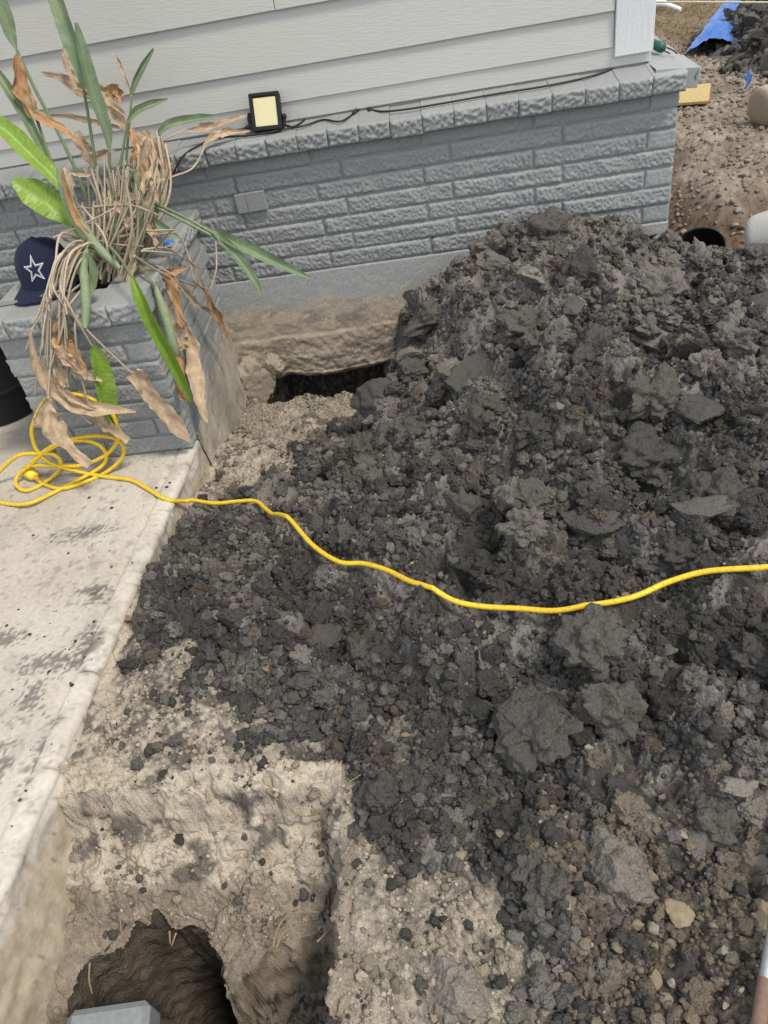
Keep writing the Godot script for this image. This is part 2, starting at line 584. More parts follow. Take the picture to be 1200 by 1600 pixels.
	part("footing_lump", lump(5, 78, Vector3(0.07, 0.06, 0.06), 0.55, 2), fo.material_override, house, Transform3D(Basis(Vector3.UP, 2.0), Vector3(-0.80, -0.13, 0.03)))
	# outlet cover set in the brick face
	var plate := part("outlet_cover", box(Vector3(0.118, 0.072, 0.014), 0.003), M.mortar, house, Transform3D(Basis(Vector3.BACK, 0.01), Vector3(-0.70, 0.556, 0.011)))
	part("cover_seam", box(Vector3(0.0025, 0.07, 0.004), 0.0005), M.mortar, plate, Transform3D(Basis(), Vector3(-0.012, -0.002, 0.0075)))
	for sx in [-0.042, 0.042]:
		part("screw", lathe(PackedVector2Array([Vector2(0.0001, 0.0), Vector2(0.003, 0.0), Vector2(0.0028, 0.0015), Vector2(0.0001, 0.002)]), 10), M.silver, plate, Transform3D(Basis(Vector3.RIGHT, PI / 2), Vector3(sx, 0, 0.0065)))

func tinted(m: StandardMaterial3D, c: Color) -> StandardMaterial3D:
	var t: StandardMaterial3D = m.duplicate()
	t.vertex_color_use_as_albedo = false
	t.albedo_color = c.linear_to_srgb()
	return t

func cap_brick(l: float, h: float, deep: float, sd: int) -> ArrayMesh:
	# split front (+z), smooth top with a worn front arris; origin in the middle of the front face
	var n := fnoise(FastNoiseLite.TYPE_SIMPLEX_SMOOTH, 55.0, sd, 4)
	var e := fnoise(FastNoiseLite.TYPE_SIMPLEX_SMOOTH, 30.0, sd + 4, 2)
	var w := 18
	var rows := 20
	return grid_mesh(w + 4, rows, func(u: float, v: float) -> Vector3:
		var i := roundi(u * (w + 4))
		var a := clampf((i - 2.0) / w, 0.0, 1.0)
		var x := (a - 0.5) * l
		var j := roundi(v * rows)
		var p := Vector3.ZERO
		if j <= 2:
			p = Vector3(x, -h / 2, -deep + (deep - 0.003) * j / 2.0)
		elif j <= 14:
			var c := (j - 2) / 12.0
			var rise := smoothstep(0.0, 0.12, minf(c, 1.0 - c)) * smoothstep(0.0, 0.06, minf(a, 1.0 - a))
			p = Vector3(x, (c - 0.5) * h, -0.004 + rise * (0.007 + 0.009 * n.get_noise_2d(x, (c - 0.5) * h)))
		else:
			var c := (j - 14) / 6.0
			p = Vector3(x, h / 2 + e.get_noise_2d(x, c) * 0.0012 - (0.002 if j == 15 else 0.0), -0.006 - (deep - 0.006) * c * c)
		if i <= 1 or i >= w + 3:
			p.y = clampf(p.y, -h / 2 + 0.0015, h / 2 - 0.0015)
			p.z -= 0.0015
			if i == 0 or i == w + 4:
				p.y = 0.0
				p.z = minf(p.z, -0.02)
		p.x += e.get_noise_2d(p.y * 2.0, p.z * 2.0) * 0.002
		return p)

func board(l: float, h: float, t: float, sd: int) -> Mesh:
	# a planed board with eased edges and a little warp
	var n := fnoise(FastNoiseLite.TYPE_SIMPLEX_SMOOTH, 1.2, sd, 2)
	var nx := maxi(2, int(l / 0.08)) if l > h else 2
	var ny := 2 if l > h else int(h / 0.1)
	var st := SurfaceTool.new()
	st.begin(Mesh.PRIMITIVE_TRIANGLES)
	st.set_smooth_group(-1)
	var at := func(i: int, j: int, front: bool, inset: float) -> Vector3:
		var x := (float(i) / nx - 0.5) * (l - inset * 2.0)
		var y := (float(j) / ny - 0.5) * (h - inset * 2.0)
		return Vector3(x, y + n.get_noise_2d(x, 9.0) * 0.0012, (t / 2 if front else -t / 2) + n.get_noise_2d(x, y) * 0.0015 - (0.0 if inset > 0.0 or not front else 0.002))
	for j in ny:
		for i in nx:
			var q := [at.call(i, j, true, 0.002), at.call(i + 1, j, true, 0.002), at.call(i + 1, j + 1, true, 0.002), at.call(i, j + 1, true, 0.002)]
			var far := Vector3(q[0].x, q[0].y, -9)
			tri(st, q[0], q[1], q[2], far)
			tri(st, q[0], q[2], q[3], far)
	var ring := []
	for i in nx:
		ring.append([i, 0])
	for j in ny:
		ring.append([nx, j])
	for i in nx:
		ring.append([nx - i, ny])
	for j in ny:
		ring.append([0, ny - j])
	for k in ring.size():
		var a: Array = ring[k]
		var b: Array = ring[(k + 1) % ring.size()]
		var f0: Vector3 = at.call(a[0], a[1], true, 0.002)
		var f1: Vector3 = at.call(b[0], b[1], true, 0.002)
		var m0: Vector3 = at.call(a[0], a[1], true, 0.0)
		var m1: Vector3 = at.call(b[0], b[1], true, 0.0)
		var b0: Vector3 = at.call(a[0], a[1], false, 0.0)
		var b1: Vector3 = at.call(b[0], b[1], false, 0.0)
		var inner := (f0 + f1) * 0.5 * 0.9
		if nx > ny:
			inner = Vector3((f0.x + f1.x) / 2 * 0.999, 0, 0)
		else:
			inner = Vector3(0, (f0.y + f1.y) / 2 * 0.999, 0)
		for q in [[f0, f1, m0], [f1, m0, m1], [m0, m1, b0], [m1, b0, b1]]:
			tri(st, q[0], q[1], q[2], inner)
	st.generate_normals()
	return st.commit()

# ------------------------------------------------------------------ porch slab
func slab_edge(z: float) -> float:
	return lerpf(-0.932, -1.0, clampf((z - 0.8) / 1.4, -0.3, 1.5))

func build_porch() -> void:
	var porch := setting("porch_slab")
	var n1 := fnoise(FastNoiseLite.TYPE_SIMPLEX_SMOOTH, 2.2, 71, 4)
	var n2 := fnoise(FastNoiseLite.TYPE_SIMPLEX_SMOOTH, 14.0, 72, 4)
	var n3 := fnoise(FastNoiseLite.TYPE_SIMPLEX_SMOOTH, 60.0, 73, 3)
	var zs := 0.73
	var prof := []   # (distance from the edge line, y)
	for k in 26:
		prof.append(Vector2(-4.2 + 3.0 * k / 25.0, 0.0))
	for k in 170:
		prof.append(Vector2(-1.2 + 1.12 * (k + 1) / 170.0, 0.0))
	prof.append_array([Vector2(-0.07, -0.0004), Vector2(-0.064, -0.006), Vector2(-0.058, -0.0065), Vector2(-0.052, -0.0018), Vector2(-0.04, -0.001)])
	for k in 9:
		var a := PI / 2 * k / 8.0
		prof.append(Vector2(-0.022 + 0.022 * sin(a), -0.024 + 0.022 * cos(a)))
	for k in 70:
		prof.append(Vector2(0.004 * k / 70.0 + 0.02 * smoothstep(0.1, 0.6, k / 70.0), -0.03 - 0.75 * k / 70.0))
	var last := prof.size() - 1
	var shade := func(p: Vector3) -> Color:
		var e := slab_edge(p.z)
		var c := Color(0.435, 0.395, 0.34).lerp(Color(0.51, 0.472, 0.415), clampf(0.5 + 0.9 * n1.get_noise_2d(p.x, p.z), 0.0, 1.0))
		c = c.lerp(Color(0.36, 0.335, 0.30), smoothstep(0.1, 0.5, n2.get_noise_2d(p.x * 0.5, p.z * 0.25)) * 0.6)
		c = c.lerp(Color(0.27, 0.245, 0.215), smoothstep(0.3, 0.5, n3.get_noise_2d(p.x * 0.4, p.z * 0.4) + 0.35 * n1.get_noise_2d(p.x * 1.5, p.z * 1.5)) * 0.7)
		if p.y > -0.02:
			# clay trodden into the slab by its edge
			for s in [[-1.09, 1.72, 0.14, 0.035], [-1.03, 1.67, 0.05, 0.06], [-1.13, 1.83, 0.035, 0.05], [-1.09, 1.46, 0.06, 0.02], [-1.07, 1.5, 0.03, 0.03], [-1.22, 1.2, 0.1, 0.03], [-1.15, 2.02, 0.05, 0.05], [-1.3, 1.62, 0.08, 0.03], [-1.04, 1.98, 0.02, 0.08]]:
				var d := Vector2((p.x - s[0]) / s[2], (p.z - s[1]) / s[3]).length()
				var w := d + 0.8 * n2.get_noise_2d(p.x, p.z) + 1.5 * n3.get_noise_2d(p.x, p.z)
				c = c.lerp(Color(0.1, 0.093, 0.086), smoothstep(1.0, 0.5, w) * 0.75)
			if p.x > e - 0.055:
				c = c.lerp(Color(0.6, 0.565, 0.51), 0.6 * smoothstep(-0.35, 0.1, n2.get_noise_2d(p.x * 0.6, p.z * 0.6)))
		else:
			var earth := smoothstep(0.02, -0.06, p.y + 0.05 + 0.06 * n2.get_noise_2d(p.z * 0.6, p.y * 0.8) + 0.05 * n1.get_noise_2d(p.z, p.y))
			c = c.lerp(Color(0.52, 0.43, 0.32).lerp(Color(0.36, 0.29, 0.21), clampf(0.4 + n2.get_noise_2d(p.z, p.y), 0.0, 1.0)), earth * 0.8)
			c = c.lerp(Color(0.10, 0.09, 0.08), smoothstep(0.42, 0.6, n2.get_noise_2d(p.z * 1.3 + 5.0, p.y * 0.7)) * 0.6)
		return c
	part("slab", grid_mesh(last, 420, func(u: float, v: float) -> Vector3:
		var q: Vector2 = prof[roundi(u * last)]
		var z := zs + (1.0 - v) * 2.9
		var x := slab_edge(z) + q.x
		var y := q.y
		if y < -0.03:
			x += 0.018 * n1.get_noise_2d(z * 1.4, y * 1.4) + 0.004 * n2.get_noise_2d(z, y)
		else:
			x += 0.004 * n1.get_noise_2d(z * 3.0, 5.0) if q.x > -0.1 else 0.0
			if q.x > -0.03:
				x -= 0.012 * smoothstep(0.25, 0.5, n2.get_noise_2d(z * 0.9, 2.0))
				y -= 0.008 * smoothstep(0.25, 0.5, n2.get_noise_2d(z * 0.9, 2.0))
			y += 0.0022 * n1.get_noise_2d(x * 2.0, z * 2.0) + 0.0005 * n2.get_noise_2d(x, z)
		return Vector3(x, y, z), shade), M.slab, porch)
	part("slab", grid_mesh(60, 40, func(u: float, v: float) -> Vector3:
		return Vector3(-5.1 + 3.6 * u, -0.002, 0.77 * (1.0 - v)), shade), M.slab, porch)

# ------------------------------------------------------------------ planter
func build_planter() -> void:
	var pl := thing("brick_planter", "grey painted brick planter box on the porch corner, holding the half-dead plant", "planter")
	var pitch := 0.0705
	var x0 := -1.435
	var x1 := -0.93
	var zf := 0.80
	var long := []
	for k in 6:
		long.append(rock_brick(0.29, 0.061, 0.055, 400 + k, 0.009))
	var smooth := []
	for k in 3:
		smooth.append(rock_brick(0.29, 0.062, 0.05, 420 + k, 0.003))
	var short_ := rock_brick(0.092, 0.061, 0.055, 430, 0.003)
	var mid := rock_brick(0.18, 0.061, 0.055, 431, 0.006)
	for c in 7:
		var y := pitch * (6 - c + 0.5)
		if c % 2 == 0:
			part("brick", long[c % 6], M.paint, pl, Transform3D(Basis(), Vector3(x1 - 0.15, y, zf)))
			part("brick", mid, M.paint, pl, Transform3D(Basis(Vector3.BACK, PI), Vector3(x1 - 0.402, y, zf)))
		else:
			part("brick", short_, M.paint_soft, pl, Transform3D(Basis(), Vector3(x1 - 0.051, y, zf)))
			part("brick", long[(c + 1) % 6], M.paint, pl, Transform3D(Basis(Vector3.BACK, PI), Vector3(x1 - 0.252, y, zf)))
			part("brick", short_, M.paint_soft, pl, Transform3D(Basis(), Vector3(x1 - 0.454, y, zf)))
		# side towards the dig, painted smooth; its lower courses stop where bare concrete starts
		var z := zf - 0.06 - (0.0 if c % 2 else 0.09)
		while z > 0.06:
			if c < 4 or z > 0.42:
				part("brick", smooth[(c + int(z * 10)) % 3], M.paint_soft, pl, Transform3D(Basis(Vector3.UP, PI / 2), Vector3(x1 + rng.randfn() * 0.001, y, z - 0.148)))
			z -= 0.2965
		var z2 := zf - 0.06 - (0.0 if c % 2 else 0.09)
		while z2 > 0.1:
			part("brick", long[c % 6], M.paint, pl, Transform3D(Basis(Vector3.UP, -PI / 2), Vector3(x0, y, z2 - 0.148)))
			z2 -= 0.2965
	var st := SurfaceTool.new()
	st.begin(Mesh.PRIMITIVE_TRIANGLES)
	box(Vector3(0.49, 0.49, 0.09), 0.002, st, Vector3(-1.183, 0.246, zf - 0.051))
	box(Vector3(0.09, 0.49, 0.70), 0.002, st, Vector3(x1 - 0.0475, 0.246, 0.398))
	box(Vector3(0.09, 0.49, 0.70), 0.002, st, Vector3(x0 + 0.053, 0.246, 0.398))
	st.generate_normals()
	part("mortar", st.commit(), M.mortar, pl)
	var n1 := fnoise(FastNoiseLite.TYPE_SIMPLEX_SMOOTH, 5.0, 81, 4)
	var n2 := fnoise(FastNoiseLite.TYPE_SIMPLEX_SMOOTH, 24.0, 82, 3)
	part("footing", grid_mesh(120, 90, func(u: float, v: float) -> Vector3:
		var z := 0.742 * (1.0 - u)
		var y := -0.5 + 0.72 * v
		var top := lerpf(0.21, 0.02, smoothstep(0.3, 0.62, z))
		y = minf(y, top)
		return Vector3(-0.929 + 0.014 * smoothstep(0.1, -0.2, y) + 0.006 * n1.get_noise_2d(z, y) + 0.002 * n2.get_noise_2d(z, y) - (0.03 if v > 0.985 else 0.0), y, z),
		func(p: Vector3) -> Color:
			var c := Color(0.36, 0.325, 0.275).lerp(Color(0.46, 0.42, 0.36), clampf(0.5 + n1.get_noise_2d(p.z * 1.4, p.y), 0.0, 1.0))
			c = c.lerp(Color(0.27, 0.28, 0.28), smoothstep(-0.04, 0.06, p.y - 0.12 + 0.12 * n1.get_noise_2d(p.z, p.y * 0.6) + 0.05 * n2.get_noise_2d(p.z, p.y)))
			return c.lerp(Color(0.2, 0.17, 0.14), smoothstep(0.2, 0.5, n2.get_noise_2d(p.z * 0.5, p.y * 0.3)) * 0.5)), M.tan_concrete, pl)
	var caps := []
	for k in 4:
		caps.append(cap_brick(0.1118, 0.066, 0.15, 440 + k))
	var x := x1 + 0.012
	while x > x0 + 0.03:
		part("cap_brick", caps[rng.randi() % 4], M.paint if rng.randf() < 0.6 else M.paint_soft, pl, Transform3D(Basis(Vector3.BACK, rng.randfn() * 0.003), Vector3(x - 0.055, 0.527, zf + 0.022 + rng.randfn() * 0.002)))
		x -= 0.1125
	var z := zf - 0.13
	while z > 0.05:
		part("cap_brick", caps[rng.randi() % 4], M.paint_soft, pl, Transform3D(Basis(Vector3.UP, PI / 2), Vector3(x1 + 0.012 + rng.randfn() * 0.002, 0.527, z - 0.055)))
		part("cap_brick", caps[rng.randi() % 4], M.paint_soft, pl, Transform3D(Basis(Vector3.UP, -PI / 2), Vector3(x0 - 0.012, 0.527, z - 0.055)))
		z -= 0.1125
	var n3 := fnoise(FastNoiseLite.TYPE_CELLULAR, 24.0, 83, 2)
	part("potting_soil", grid_mesh(70, 90, func(u: float, v: float) -> Vector3:
		var px := x0 + u * (x1 - x0 - 0.03)
		var pz := zf - 0.03 - v * (zf - 0.03)
		return Vector3(px, 0.47 - 0.02 * n3.get_noise_2d(px, pz) + 0.03 * n1.get_noise_2d(px, pz), pz),
		func(p: Vector3) -> Color: return Color(0.05, 0.038, 0.028).lerp(Color(0.12, 0.09, 0.06), clampf(0.4 + n2.get_noise_2d(p.x, p.z), 0.0, 1.0))), M.crumb, pl)

# ------------------------------------------------------------------ soil: the dug ground and the heap of clay on it
const GROUND_POINTS := [[-.95, .75, -.13], [-.95, 1, -.105], [-.95, 1.2, -.075], [-.95, 1.5, -.035], [-.95, 1.8, -.035], [-.95, 2.05, -.045], [-.9, .15, -.23], [-.75, .3, -.21], [-.4, .35, -.23], [-.6, .55, -.15], [-.6, .8, -.1], [-.6, 1.2, -.06], [-.6, 1.6, -.04], [-.6, 2, -.05], [-.3, 2.05, -.07], [-.3, 1.5, -.06], [-.25, 2.4, -.09], [0, 2.5, -.1], [.4, 2.5, -.11], [.9, 2.5, -.1], [0, 1.5, -.08], [.5, 1, -.1], [.5, .3, -.1], [1.3, 1, -.1], [-.2, .3, -.2], [0, .8, -.1]]
const HEAP_POINTS := [[-.3, .38, .018], [-.36, .5, .04], [-.165, .3, .2], [-.095, .25, .37], [.06, .25, .445], [.23, .2, .465], [.416, .2, .435], [.62, .2, .37], [.8, .2, .287], [.95, .2, .234], [1.2, .2, .176], [1.6, .2, .125], [-.12, 0, .247], [.06, 0, .347], [.23, 0, .402], [.416, 0, .387], [.62, 0, .343], [.85, -.05, .207], [1, -.25, -.047], [1.3, -.3, -.086], [1.6, -.3, -.088], [-.37, .6, .028], [-.18, .55, .287], [-.16, .75, .205], [.1, .6, .441], [.4, .6, .465], [.8, .6, .382], [1.2, .6, .301], [-.55, 1, .004], [-.35, 1, .071], [-.15, 1, .149], [.05, 1, .27], [.35, 1, .39], [.8, 1, .38], [1.3, 1, .3], [-.3, 1.4, .08], [0, 1.4, .125], [.4, 1.4, .239], [.8, 1.4, .298], [-.1, 1.75, .102], [.3, 1.75, .161], [.7, 1.75, .212], [.1, 2.05, .083], [.45, 2.05, .128], [.8, 2.05, .149], [-.45, .2, -.09], [-.55, .1, -.12], [-.4, .05, -.12], [-.7, .1, -.12], [-.38, .27, -.06], [-.3, .12, -.05], [-.28, .25, -.02], [-.85, .2, -.1], [-.985, 1.796, -.03], [-.862, 1.932, -.03], [-.822, 1.771, -.015], [-.671, 2.087, -.04], [-.872, 2.107, -.04], [-.533, 2.034, -.03], [-.42, 2.017, -.02], [-.656, 1.943, -.02], [-.765, 1.649, 0], [-.592, 1.859, -.005], [-.457, 1.923, .004], [-.361, 2.035, -.012], [-.928, 1.346, .03], [-.784, 1.279, .035], [-.687, 1.532, .04], [-.54, 1.697, .03], [-.4, 1.803, .035], [-.3, 1.947, .035], [-.226, 2.104, .025], [-.161, 2.184, .015], [-.269, 2.223, -.03], [-.192, 2.31, -.04], [-.123, 2.424, -.04], [.038, 2.517, -.02], [-.047, 2.36, -.02], [-.288, 2.42, -.05], [-.007, 2.426, -.02], [-.082, 2.191, .025], [.034, 2.284, .035], [.091, 2.383, .02], [.165, 2.473, .006], [.3, 2.329, .012], [.381, 2.436, .004], [.303, 2.52, 0], [-.963, .555, -.05], [-.785, .307, -.06], [-.541, .487, -.05], [-.667, .786, -.025], [-.84, .891, -.03], [-.686, 1.068, -.01], [-.99, .768, -.02], [-.497, 1.012, .02], [-.411, .767, .02], [-.368, .496, .01], [-.974, 1.525, .012], [-.993, 1.318, .02], [-.965, 1.163, .015], [-.992, 1.605, -.01]]   # x, z, thickness of dark clay over the ground (below 0: bare ground)
var coarse_g := PackedFloat32Array()
var coarse_t := PackedFloat32Array()
const CX0 := -1.3
const CZ0 := -0.7
const CS := 0.06
const CNX := 62
const CNZ := 66
var gx := PackedFloat32Array()
var gz := PackedFloat32Array()
var hg := PackedFloat32Array()
var hp := PackedFloat32Array()

func shepard(c: Array, x: float, z: float) -> float:
	var s := 0.0
	var w := 0.0
	for q in c:
		var dx: float = q[0] - x
		var dz: float = q[1] - z
		var d := dx * dx + dz * dz + 0.004
		var k := 1.0 / (d * d)
		s += k * q[2]
		w += k
	return s / w

func coarse(a: PackedFloat32Array, x: float, z: float) -> float:
	var u := clampf((x - CX0) / CS, 1.0, CNX - 3.001)
	var v := clampf((z - CZ0) / CS, 1.0, CNZ - 3.001)
	var i := int(u)
	var j := int(v)
	u -= i
	v -= j
	var k := (j - 1) * CNX + i
	var r0 := cubic_interpolate(a[k], a[k + 1], a[k - 1], a[k + 2], u)
	k += CNX
	var r1 := cubic_interpolate(a[k], a[k + 1], a[k - 1], a[k + 2], u)
	k += CNX
	var r2 := cubic_interpolate(a[k], a[k + 1], a[k - 1], a[k + 2], u)
	k += CNX
	var r3 := cubic_interpolate(a[k], a[k + 1], a[k - 1], a[k + 2], u)
	return cubic_interpolate(r1, r2, r0, r3, v)

func pit(x: float, z: float, y: float, wob: float) -> float:
	# the square pit by the slab with its ledge, and the hollow under the grade beam
	var w := wob
	if z > 1.95 and x < -0.2:
		var q := z + w * 0.05
		var down := smoothstep(2.06, 2.115, q) * 0.12 + smoothstep(2.1, 2.28, q) * 0.10 + smoothstep(0.0, 0.08, q - lerpf(2.42, 2.30, smoothstep(-0.66, -0.5, x))) * 0.15 + smoothstep(2.36, 2.5, q) * 0.05
		var side := smoothstep(-0.335, -0.38, x + w * 0.022)
		y -= down * side
	if z < -0.15 and x < 0.2:
		y += smoothstep(-0.2, -0.4, z) * 0.45
	if z < 0.26 and x < 0.1:
		var wx := smoothstep(0.1, -0.25, x) * smoothstep(-0.93, -0.78, x + w * 0.06)
		y -= smoothstep(0.22, 0.06, z + w * 0.05) * 0.3 * wx
	return y

func lines(lo: float, hi: float, step: float, fine_lo: float, fine_hi: float, fine: float) -> PackedFloat32Array:
	var o := PackedFloat32Array()
	var p := lo
	while p < hi:
		o.append(p)
		p += fine if p > fine_lo and p < fine_hi else step
	o.append(hi)
	return o

func at_line(a: PackedFloat32Array, p: float) -> int:
	return clampi(a.bsearch(p), 1, a.size() - 1)

func surface_y(x: float, z: float) -> float:
	# top of the clay or the ground, whichever is higher, at the nearest mesh point
	var k := at_line(gz, z) * gx.size() + at_line(gx, x)
	return maxf(hg[k], hp[k])

func clay_at(x: float, z: float) -> float:
	var k := at_line(gz, z) * gx.size() + at_line(gx, x)
	return hp[k] - hg[k] if hg[k] > -8.0 else (0.2 if hp[k] > -8.0 else 99.0)

func right_limit(z: float) -> float:
	return clampf(1.74 - 0.42 * z - 0.03 * z * z, 0.72, 1.5)

func build_soil() -> void:
	coarse_g.resize(CNX * CNZ)
	coarse_t.resize(CNX * CNZ)
	for j in CNZ:
		for i in CNX:
			coarse_g[j * CNX + i] = shepard(GROUND_POINTS, CX0 + i * CS, CZ0 + j * CS)
			coarse_t[j * CNX + i] = shepard(HEAP_POINTS, CX0 + i * CS, CZ0 + j * CS)
	gx = lines(-1.03, 1.5, 0.0036, -0.42, -0.32, 0.0018)
	gz = lines(-0.42, 2.74, 0.0036, 2.06, 2.37, 0.0022)
	var nx := gx.size()
	var nz := gz.size()
	hg.resize(nx * nz)
	hp.resize(nx * nz)
	hg.fill(-9.0)
	hp.fill(-9.0)
	var CE := FastNoiseLite.TYPE_CELLULAR
	var SX := FastNoiseLite.TYPE_SIMPLEX_SMOOTH
	var big := fnoise(SX, 3.2, 501, 2)
	var warp := fnoise(SX, 9.0, 502, 2)
	var c1 := fnoise(CE, 8.0, 503)
	var c1v := fnoise(CE, 8.0, 503)
	c1v.cellular_return_type = FastNoiseLite.RETURN_CELL_VALUE
	var c2 := fnoise(CE, 19.0, 504)
	var c2v := fnoise(CE, 19.0, 504)
	c2v.cellular_return_type = FastNoiseLite.RETURN_CELL_VALUE
	var c3 := fnoise(CE, 46.0, 505)
	var c4 := fnoise(CE, 105.0, 506)
	var s4 := fnoise(SX, 70.0, 507, 3)
	var patch := fnoise(SX, 6.0, 508, 4)
	var cracks := fnoise(CE, 7.0, 509)
	cracks.cellular_return_type = FastNoiseLite.RETURN_DISTANCE2_SUB
	var vid_g := PackedInt32Array()
	var vid_p := PackedInt32Array()
	vid_g.resize(nx * nz)
	vid_p.resize(nx * nz)
	vid_g.fill(-1)
	vid_p.fill(-1)
	for j in nz:
		var z := gz[j]
		var xr := right_limit(z)
		for i in nx:
			var x := gx[i]
			if x > xr:
				break
			if z < -0.08 and x > 0.2 and x < 0.8:
				continue
			var k := j * nx + i
			var g := coarse(coarse_g, x, z)
			var t := coarse(coarse_t, x, z)
			var wa := warp.get_noise_2d(x, z)
			var wb := warp.get_noise_2d(z + 7.0, x)
			var pa := patch.get_noise_2d(x, z)
			var xx := x + wa * 0.035
			var zz := z + wb * 0.035
			var d3 := c3.get_noise_2d(xx, zz)   # -1 at a cell's middle .. about 0 at its rim
			var d4 := c4.get_noise_2d(x + wb * 0.01, z + wa * 0.01)
			var s := s4.get_noise_2d(x, z)
			# packed ground
			if t < 0.075 or z < 0.1 and x < -0.15:
				var y := g + 0.012 * big.get_noise_2d(x * 1.7, z * 1.7) + 0.008 * pa
				var loose := smoothstep(-0.15, 0.35, pa + 0.3 * wb)
				y += (-0.45 - d3) * 0.015 * (0.2 + loose) + (-0.4 - d4) * 0.006 * (0.35 + loose) + s * 0.0045
				var ck := cracks.get_noise_2d(xx * 1.3, zz) + 1.0
				y -= smoothstep(0.06, 0.0, ck) * 0.009
				y = pit(x, z, y, wa + 0.6 * big.get_noise_2d(x * 2.0, z * 2.0))
				var hole := Vector2(x + 0.785, z - 2.425).length() + wa * 0.03
				y -= 0.035 * smoothstep(0.25, 0.18, hole)
				hg[k] = y if hole > 0.174 else -9.0
			# clay
			if t > -0.06 and not (z > 2.02 and x < -0.33) and not (z < 0.14 and x < -0.31):
				var d1 := c1.get_noise_2d(xx, zz)
				var d2 := c2.get_noise_2d(xx, zz)
				var amp := clampf(0.35 + t * 5.5, 0.0, 1.0)
				var rough := 0.55 + 0.9 * clampf(0.5 + pa, 0.0, 1.0)
				var l := big.get_noise_2d(x, z) * 0.055 * amp
				l += ((-0.45 - d1) * 0.095 + c1v.get_noise_2d(xx, zz) * 0.002) * amp
				l += ((-0.45 - d2) * 0.03 + c2v.get_noise_2d(xx, zz) * 0.0015) * (0.45 + 0.55 * amp) * rough
				l += (-0.42 - d3) * 0.019 * rough + (-0.4 - d4) * 0.009 * rough + s * 0.005
				var y2 := g + t + l + pa * 0.018
				if z > 2.08 and x < -0.3:
					y2 -= 0.2 * smoothstep(-0.3, -0.36, x)
				var lip := slab_edge(z)
				if z > 0.7 and x < lip + 0.03:
					y2 = minf(y2 - 0.1 * smoothstep(lip + 0.03, lip - 0.01, x), -0.012)
				hp[k] = y2
	print("heights done")
	# meshes: clay only where it shows above the ground, ground only where clay does not bury it
	var gv := PackedVector3Array()
	var gn := PackedVector3Array()
	var gc := PackedColorArray()
	var gi := PackedInt32Array()
	var pv := PackedVector3Array()
	var pn := PackedVector3Array()
	var pc := PackedColorArray()
	var pi := PackedInt32Array()
	var dark := Color(0.078, 0.074, 0.0705)
	var grey := Color(0.26, 0.241, 0.222)
	var brown := Color(0.135, 0.105, 0.08)
	for j in range(1, nz - 1):
		var z := gz[j]
		for i in range(1, nx - 1):
			var k := j * nx + i
			var a := hg[k]
			var b := hp[k]
			if a < -8.0 and b < -8.0:
				continue
			var x := gx[i]
			var dx := gx[i + 1] - gx[i - 1]
			var dz := gz[j + 1] - gz[j - 1]
			if a > -8.0 and a > b - 0.03:
				var l := hg[k - 1]
				var r := hg[k + 1]
				var u := hg[k - nx]
				var d := hg[k + nx]
				var nn := Vector3(((l if l > -8.0 else a) - (r if r > -8.0 else a)) / dx, 1.0, ((u if u > -8.0 else a) - (d if d > -8.0 else a)) / dz)
				vid_g[k] = gv.size()
				nn = nn.normalized()
				var at := Vector3(x, a, z)
				if nn.y < 0.8:
					var steep := smoothstep(0.8, 0.4, nn.y)
					at += Vector3(nn.x, 0.0, nn.z) * steep * (0.016 * patch.get_noise_3d(x * 2.5, a * 2.5, z * 2.5) + 0.012 * (-0.45 - c3.get_noise_3d(x * 0.8, a * 0.8, z * 0.8)) + 0.004 * s4.get_noise_3d(x, a, z))
				gv.append(at)
				gn.append(nn)
				var pa := patch.get_noise_3d(x, a, z)
				var s := s4.get_noise_3d(x * 0.6, a * 0.6, z * 0.6)
				var wv := warp.get_noise_3d(x * 1.5, a * 1.5, z * 1.5)
				var c := Color(0.60, 0.525, 0.425).lerp(Color(0.49, 0.42, 0.335), clampf(0.5 + 1.2 * wv, 0.0, 1.0))
				c = c.lerp(Color(0.68, 0.61, 0.51), smoothstep(0.1, 0.5, s) * 0.5)
				# clay dust and smears
				var smear := smoothstep(0.12, 0.42, pa * 1.0 + 0.55 * wv + 0.35 * s)
				if x > -0.34 or z < 0.62:
					smear = maxf(smear, clampf(0.75 + 0.6 * wv + 0.5 * s, 0.0, 1.0) * (0.95 if x > -0.34 else 0.35))
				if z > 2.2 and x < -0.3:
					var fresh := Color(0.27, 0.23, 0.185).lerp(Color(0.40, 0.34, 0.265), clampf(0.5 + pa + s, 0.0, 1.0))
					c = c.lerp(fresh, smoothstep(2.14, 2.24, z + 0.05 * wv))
					smear *= 0.4
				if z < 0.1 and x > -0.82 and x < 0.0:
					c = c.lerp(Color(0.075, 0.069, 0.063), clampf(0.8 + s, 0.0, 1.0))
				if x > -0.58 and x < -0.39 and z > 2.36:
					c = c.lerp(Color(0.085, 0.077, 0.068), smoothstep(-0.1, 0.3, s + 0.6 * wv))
				c = c.lerp(Color(0.13, 0.12, 0.11) if x < -0.34 else Color(0.235, 0.205, 0.17), smear * 0.85)
				if b > -8.0:
					c = c.lerp(Color(0.13, 0.12, 0.108), smoothstep(-0.035, 0.0, b - a + 0.02 * s + 0.014 * pa) * clampf(0.75 + s, 0.0, 1.0) * 0.85)
				gc.append(c)
